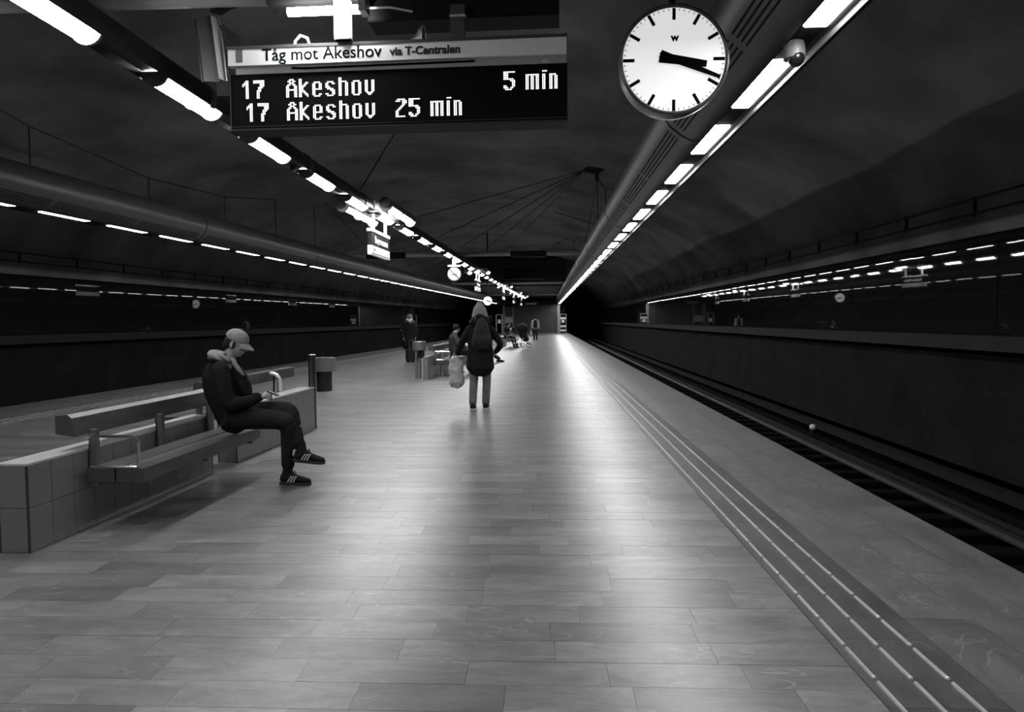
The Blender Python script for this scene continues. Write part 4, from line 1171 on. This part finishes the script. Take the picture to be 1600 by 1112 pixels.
# walking woman: back to the camera
XW, YW = -1.04, 11.4
wm_, B, k = stand('person', 'woman with pale hood and backpack walking away, carrying a shopping bag', XW, YW, 1.64, (.02, 1, 0), M_jack, M_jean, coat_len=.50,
    arms={-1: ((-.29, .0, 1.17), (-.395, .04, .95)), 1: ((.34, -.03, 1.12), (.26, .10, .98))},
    legs={-1: ((-.115, .02, .48), (-.12, -.10, .10)), 1: ((.10, .08, .48), (.085, .04, .09))}, extra=mat('white_sole', .45, .6), wide=1.12)
mb = MB()
c = aty(749.5, 484, YW)
mb.limb([c+V((0, .0, .085)), c+V((0, 0, .03)), c+V((0, -.01, -.04)), c+V((.005, -.015, -.10))], [(.055, .08), (.098, .12), (.118, .13), (.135, .12)], 20, (0, 1, 0))
blob('hood', mb, .009, M_hood, wm_, 3, label='pale grey hood pulled over the head')
mb = MB()
mb.limb([aty(750, 489, YW-.03), aty(750, 496, YW-.03), aty(750, 503, YW-.02)], [(.07, .10), (.125, .13), (.19, .12)], 18, (0, 1, 0))
blob('collar', mb, .01, M_jack, wm_, 2)
# backpack
a = aty(753, 520, YW-.22)
bp = thing('backpack', (a.x, a.y, a.z-.2), 'dark grey backpack worn by the walking woman with the pale hood', 'backpack')
mb = MB(); mb.limb([a+V((0, 0, .17)), a+V((0, -.01, .05)), a+V((0, -.015, -.10)), a+V((0, 0, -.19))], [(.085, .07), (.125, .085), (.160, .09), (.165, .075)], 20, (0, 1, 0))
blob('bag_body', mb, .009, M_pack, bp, 2)
mb = MB(); mb.limb([a+V((-.10, -.075, -.10)), a+V((.10, -.075, -.10))], [(.085, .035), (.085, .035)], 14, (0, 1, 0)); blob('front_pocket', mb, .008, M_pack, bp, 2)
for q in (-1, 1):
    MB().tube([a+V((q*.09, .0, .20)), a+V((q*.11, .06, .25)), a+V((q*.13, .16, .27)), a+V((q*.14, .28, .20))], .014, 8).build('strap', M_pack, bp, smooth=True)
MB().tube([a+V((-.14, -.075, .02)), a+V((0, -.105, .025)), a+V((.14, -.075, .02))], .004, 6).build('zip', M_black, bp)
MB().tube([a+V((-.02, -.0, .25)), a+V((0, 0, .28)), a+V((.02, 0, .25))], .007, 6).build('top_loop', M_pack, bp)
# shopping bag
a = aty(714, 580, YW+.05)
sb = thing('shopping_bag', (a.x, a.y, a.z-.2), 'crumpled pale plastic shopping bag in the walking woman\'s left hand', 'bag')
mb = MB(); mb.limb([aty(711, 560, YW), aty(713, 575, YW), aty(714, 590, YW), aty(714, 598, YW)], [(.075, .05), (.115, .08), (.130, .09), (.125, .09)], 22, (0, 1, 0))
o = blob('bag_body', mb, .012, M_bag, sb, 1)
for v in o.data.vertices:
    nn = noise.noise(v.co*8)*.024+noise.noise(v.co*20)*.014; v.co += v.normal*nn
mb = MB().tube([aty(707, 563, YW), aty(708, 556, YW+.02), aty(710, 551, YW+.03)], [.02, .012, .006], 8).tube([aty(716, 563, YW), aty(713, 556, YW+.02), aty(711, 551, YW+.03)], [.02, .012, .006], 8)
mb.build('handles', M_bag, sb, smooth=True)

# woman with headscarf on the left, facing us
XS, YS = atz(637, 566, 0).x, 25.0
p3, B3, k3 = stand('person', 'woman in long dark coat and headscarf standing left of the litter bin', XS, YS, 1.66, (.25, -1, 0), M_jack, M_jeand, coat_len=.62, vox=.02, wide=1.35,
    arms={-1: ((-.27, .03, 1.12), (-.22, .10, .92)), 1: ((.30, .03, 1.12), (.24, .10, .90))})
mb = MB(); mb.ell(B3(0, .0, 1.62), (.115, .12, .13)); mb.ell(B3(0, -.02, 1.5), (.10, .10, .09)); blob('headscarf', mb, .014, M_scarf, p3, 1)
mb = MB(); mb.limb([B3(-.08, .09, 1.56), B3(0, .14, 1.49), B3(.09, .09, 1.55)], [.035, .05, .035]); mb.limb([B3(0.02, .13, 1.5), B3(-.02, .135, 1.44)], [.04, .03]); blob('face_scarf', mb, .012, M_scarfl, p3, 1)
a = aty(645.5, 553, YS-.2)
t = thing('suitcase', (a.x, a.y, 0), 'dark wheeled suitcase beside the woman with the headscarf', 'suitcase')
MB().bbox((a.x-.19, a.y-.12, .06), (a.x+.19, a.y+.12, .50), .04).build('case', M_pack, t)
MB().tube([(a.x-.13, a.y, .5), (a.x-.13, a.y, .80), (a.x-.02, a.y, .80), (a.x-.02, a.y, .5)], .01, 6).build('pull_handle', M_chrome, t)
for q in (-1, 1): MB().tube([(a.x+q*.14, a.y-.08, .035), (a.x+q*.14, a.y+.08, .035)], .035, 12).build('wheel', M_black, t)

# far walking man
XM, YF = atz(836.5, 532, 0).x, 50.5
p4, B4, k4 = stand('person', 'distant man in a pale jacket with a dark backpack walking towards the end wall', XM, YF, 1.76, (.0, 1, 0), mat('pale_jacket', .28, .8), M_jeand, coat_len=.30, vox=.03, wide=1.05)
mb = MB(); mb.ell(B4(0, -.01, 1.62), (.10, .115, .125)); blob('hair', mb, .02, M_hair, p4, 1)
a = B4(0, -.2, 1.15); t = thing('backpack', (a.x, a.y, a.z-.25), 'black backpack worn by the distant man in the pale jacket', 'backpack')
mb = MB(); mb.limb([a+V((0, 0, .2)), a+V((0, 0, -.2))], [(.13, .09), (.16, .11)], 14, (0, 1, 0)); blob('bag_body', mb, .02, M_jack, t, 2)
MB().tube([a+V((-.08, .02, .22)), a+V((-.10, .15, .28))], .02, 6).tube([a+V((.08, .02, .22)), a+V((.10, .15, .28))], .02, 6).build('strap', M_jack, t)
a = B4(-.30, .03, .55); t = thing('shopping_bag', (a.x, a.y, a.z-.15), 'small pale bag hanging from the distant man\'s left hand', 'bag')
mb = MB(); mb.limb([a+V((0, 0, .2)), a+V((0, 0, -.12))], [(.03, .03), (.09, .05)], 12, (0, 1, 0)); blob('bag_body', mb, .015, M_bag, t, 1)

# --- seated figures further away
def sit(label, x, y, fwd, coat, trous, h=1.66, lean=0., vox=.02, hat=M_hair, feet=.62, arms_fwd=.32, seat=.46):
    f_ = V(fwd).normalized(); s_ = f_.cross(V((0, 0, 1))); k = h/1.7
    B = lambda a, b, c: V((x, y, 0))+s_*a*k+f_*b*k+V((0, 0, c))
    hd = B(0, .08+lean, seat+.80*k)
    b = MB(); head(b, hd, f_+V((0, 0, -.25)), V((0, 0, 1)), .98*k)
    b.limb([hd-V((0, 0, .07)), B(0, lean*.8, seat+.60)], [.055, .06]); b.limb([B(0, lean*.8, seat+.58), B(0, 0, seat+.12)], [(.13, .08), (.13, .09)], 14, f_)
    for q in (-1, 1):
        b.limb([B(q*.09, 0, seat+.1), B(q*.1, .44, seat+.07), B(q*.1, feet, .10)], [.06, .045, .035])
        b.limb([B(q*.17, lean*.8, seat+.56), B(q*.24, .05+lean*.5, seat+.30), B(q*.10, arms_fwd, seat+.24)], [.04, .035, .024])
        wv = B(q*.10, arms_fwd, seat+.24)
        b.limb([wv, wv+f_*.08], [(.024, .02), (.034, .018)], 10)
        for j in range(4): finger(b, [wv+f_*.08+s_*(.024-.016*j), wv+f_*.12+s_*(.024-.016*j)+V((0, 0, -.01)), wv+f_*.13+s_*(.024-.016*j)+V((0, 0, -.03))], .009)
        finger(b, [wv+f_*.03-s_*q*.02, wv+f_*.06-s_*q*.04, wv+f_*.09-s_*q*.04], .0095)
    p = blob('person', b, vox*.55, M_skin, None, 2, label=label, cat='person')
    c = MB(); c.limb([B(0, lean*.8, seat+.60), B(0, lean*.7, seat+.50), B(0, lean*.3, seat+.30), B(0, 0, seat+.10)], [(.13, .08), (.20, .13), (.20, .14), (.20, .15)], 18, f_)
    for q in (-1, 1): c.limb([B(q*.17, lean*.8, seat+.54), B(q*.25, .05+lean*.5, seat+.30), B(q*.10, arms_fwd, seat+.24)], [.08, .066, .045])
    blob('coat', c, vox*.8, coat, p, 2)
    c = MB()
    for q in (-1, 1): c.limb([B(q*.09, 0, seat+.1), B(q*.1, .44, seat+.07), B(q*.1, (.44+feet)/2, seat*.55), B(q*.1, feet, .12)], [.095, .075, .065, .055])
    blob('trousers', c, vox*.8, trous, p, 2)
    for q in (-1, 1):
        a = B(q*.1, feet-.07, .003); e_ = B(q*.1, feet+.19, .003); m = MB(); shoe(m, a+V((0, 0, .01)), e_+V((0, 0, .01)), 0); o = blob('shoe', m, .01, M_shoe, p, 1)
        sole(MB(), a, e_).build('sole', M_sole, o)
    c = MB(); c.ell(hd+V((0, 0, .03))-f_*.012, (.1, .1, .095)); blob('hair', c, vox*.6, hat, p, 1)
    return p, B
sit('person in a dark puffy jacket seated on the bench behind the walking woman', xb(19.6)+.28, 19.6, (.9, .45, 0), mat('puffer', .02, .6, bump=.6, bscale=12), M_jeand)
sit('second dark figure seated further along behind the walking woman', xb(24.6)+.28, 24.6, (1, 0, 0), M_jack, M_jeand, feet=.80)
p5, B5 = sit('distant woman in dark clothes seated with a child on her lap beside the stroller', -1.98, 37.6, (.75, -.6, 0), M_jack, M_jeand, 1.66, .05, .024)
# child on the woman's lap
c0 = B5(0, .28, .62)
cb = MB(); fch = V((-.5, -.8, 0)).normalized(); head(cb, c0+V((0, 0, .36)), fch, V((0, 0, 1)), .8); cb.limb([c0+V((0, 0, .26)), c0+V((0, 0, .2))], [.035, .04]); cb.limb([c0+V((0, 0, .2)), c0], [(.08, .06), (.08, .07)], 12, fch)
for q in (-1, 1):
    cb.limb([c0+V((q*.08, 0, .18)), c0+V((q*.13, -.06, .08)), c0+V((q*.06, -.14, .08))], [.03, .026, .02]); cb.limb([c0+V((q*.05, 0, 0)), c0+V((q*.09, -.16, .02)), c0+V((q*.1, -.2, -.14))], [.04, .035, .028])
    for j in range(4): finger(cb, [c0+V((q*.06+(.012-.008*j), -.14, .08)), c0+V((q*.06+(.012-.008*j), -.175, .07))], .005)
ch = blob('person', cb, .011, M_skin, None, 1, label='small child held on the lap of the distant seated woman', cat='person')
cb = MB(); cb.limb([c0+V((0, 0, .21)), c0+V((0, 0, 0))], [(.10, .08), (.11, .10)], 12, fch)
for q in (-1, 1): cb.limb([c0+V((q*.08, 0, .18)), c0+V((q*.13, -.06, .08)), c0+V((q*.07, -.12, .08))], [.045, .04, .032]); cb.limb([c0+V((q*.05, 0, 0)), c0+V((q*.09, -.16, .02)), c0+V((q*.1, -.2, -.12))], [.055, .048, .04])
blob('overall', cb, .014, mat('child_suit', .05, .8), ch, 1)
# stroller
YT = 37.3
def st(x, y, dy=0): return aty(770+x/13.333, 480+y/13.333, YT+dy)
t = thing('stroller', (st(620, 840).x, YT, 0), 'dark three-wheeled stroller with a rounded hood beside the seated woman', 'stroller')
def wheel(c, r, nm='wheel'):
    n_ = 18; pts = [c+V((r*.88*math.cos(2*PI*j/n_), 0, r*.88*math.sin(2*PI*j/n_))) for j in range(n_+1)]
    w_ = MB().tube(pts, r*.13, 6, (0, 1, 0)).build(nm, M_black, t, smooth=True)
    m = MB()
    for j in range(5): m.tube([c, c+V((r*.85*math.cos(2*PI*j/5), 0, r*.85*math.sin(2*PI*j/5)))], r*.05, 5)
    m.tube([c+V((0, -.02, 0)), c+V((0, .02, 0))], r*.16, 8); m.build('spokes', M_pack, w_)
for (x, dy, r_) in ((750, 0, .145), (560, -.25, .12), (470, .25, .15), (625, .25, .12)):
    c = st(x, 700, dy); c.z = r_+.004; wheel(c, r_)
fr = MB()
for dy in (-.2, .2):
    a0 = st(560, 700, dy); a0.z = .14; a1 = st(520, 480, dy); a2 = st(500, 400, dy); b0 = st(750, 700, 0); b0.z = .15
    fr.tube([a0, st(640, 640, dy), st(600, 560, dy), a1, a2], .014, 6); fr.tube([st(640, 640, dy), b0], .014, 6)
fr.tube([st(500, 400, -.2), st(500, 400, .2)], .016, 6); fr.build('chassis', M_black, t, smooth=True)
m = MB(); m.limb([st(600, 470), st(620, 560), st(680, 640), st(720, 630)], [(.2, .16), (.2, .17), (.2, .11), (.17, .06)], 16, (0, 1, 0)); 
blob('seat_shell', m, .02, M_jack, t, 2)
m = MB(); m.ell(st(620, 450), (.27, .23, .25), None, 20, 14); o = blob('canopy', m, .02, M_jack, t, 1)
pts = [st(620, 450)+V((.285*math.cos(math.radians(a_)), -.02, .275*math.sin(math.radians(a_)))) for a_ in range(40, 150, 10)]
MB().tube(pts, .02, 6).build('canopy_rim', mat('rimg', .16, .6), t, smooth=True)
m = MB(); m.ell(st(630, 655, -.2), (.035, .02, .07)); m.build('tag', M_bag, t, smooth='all')
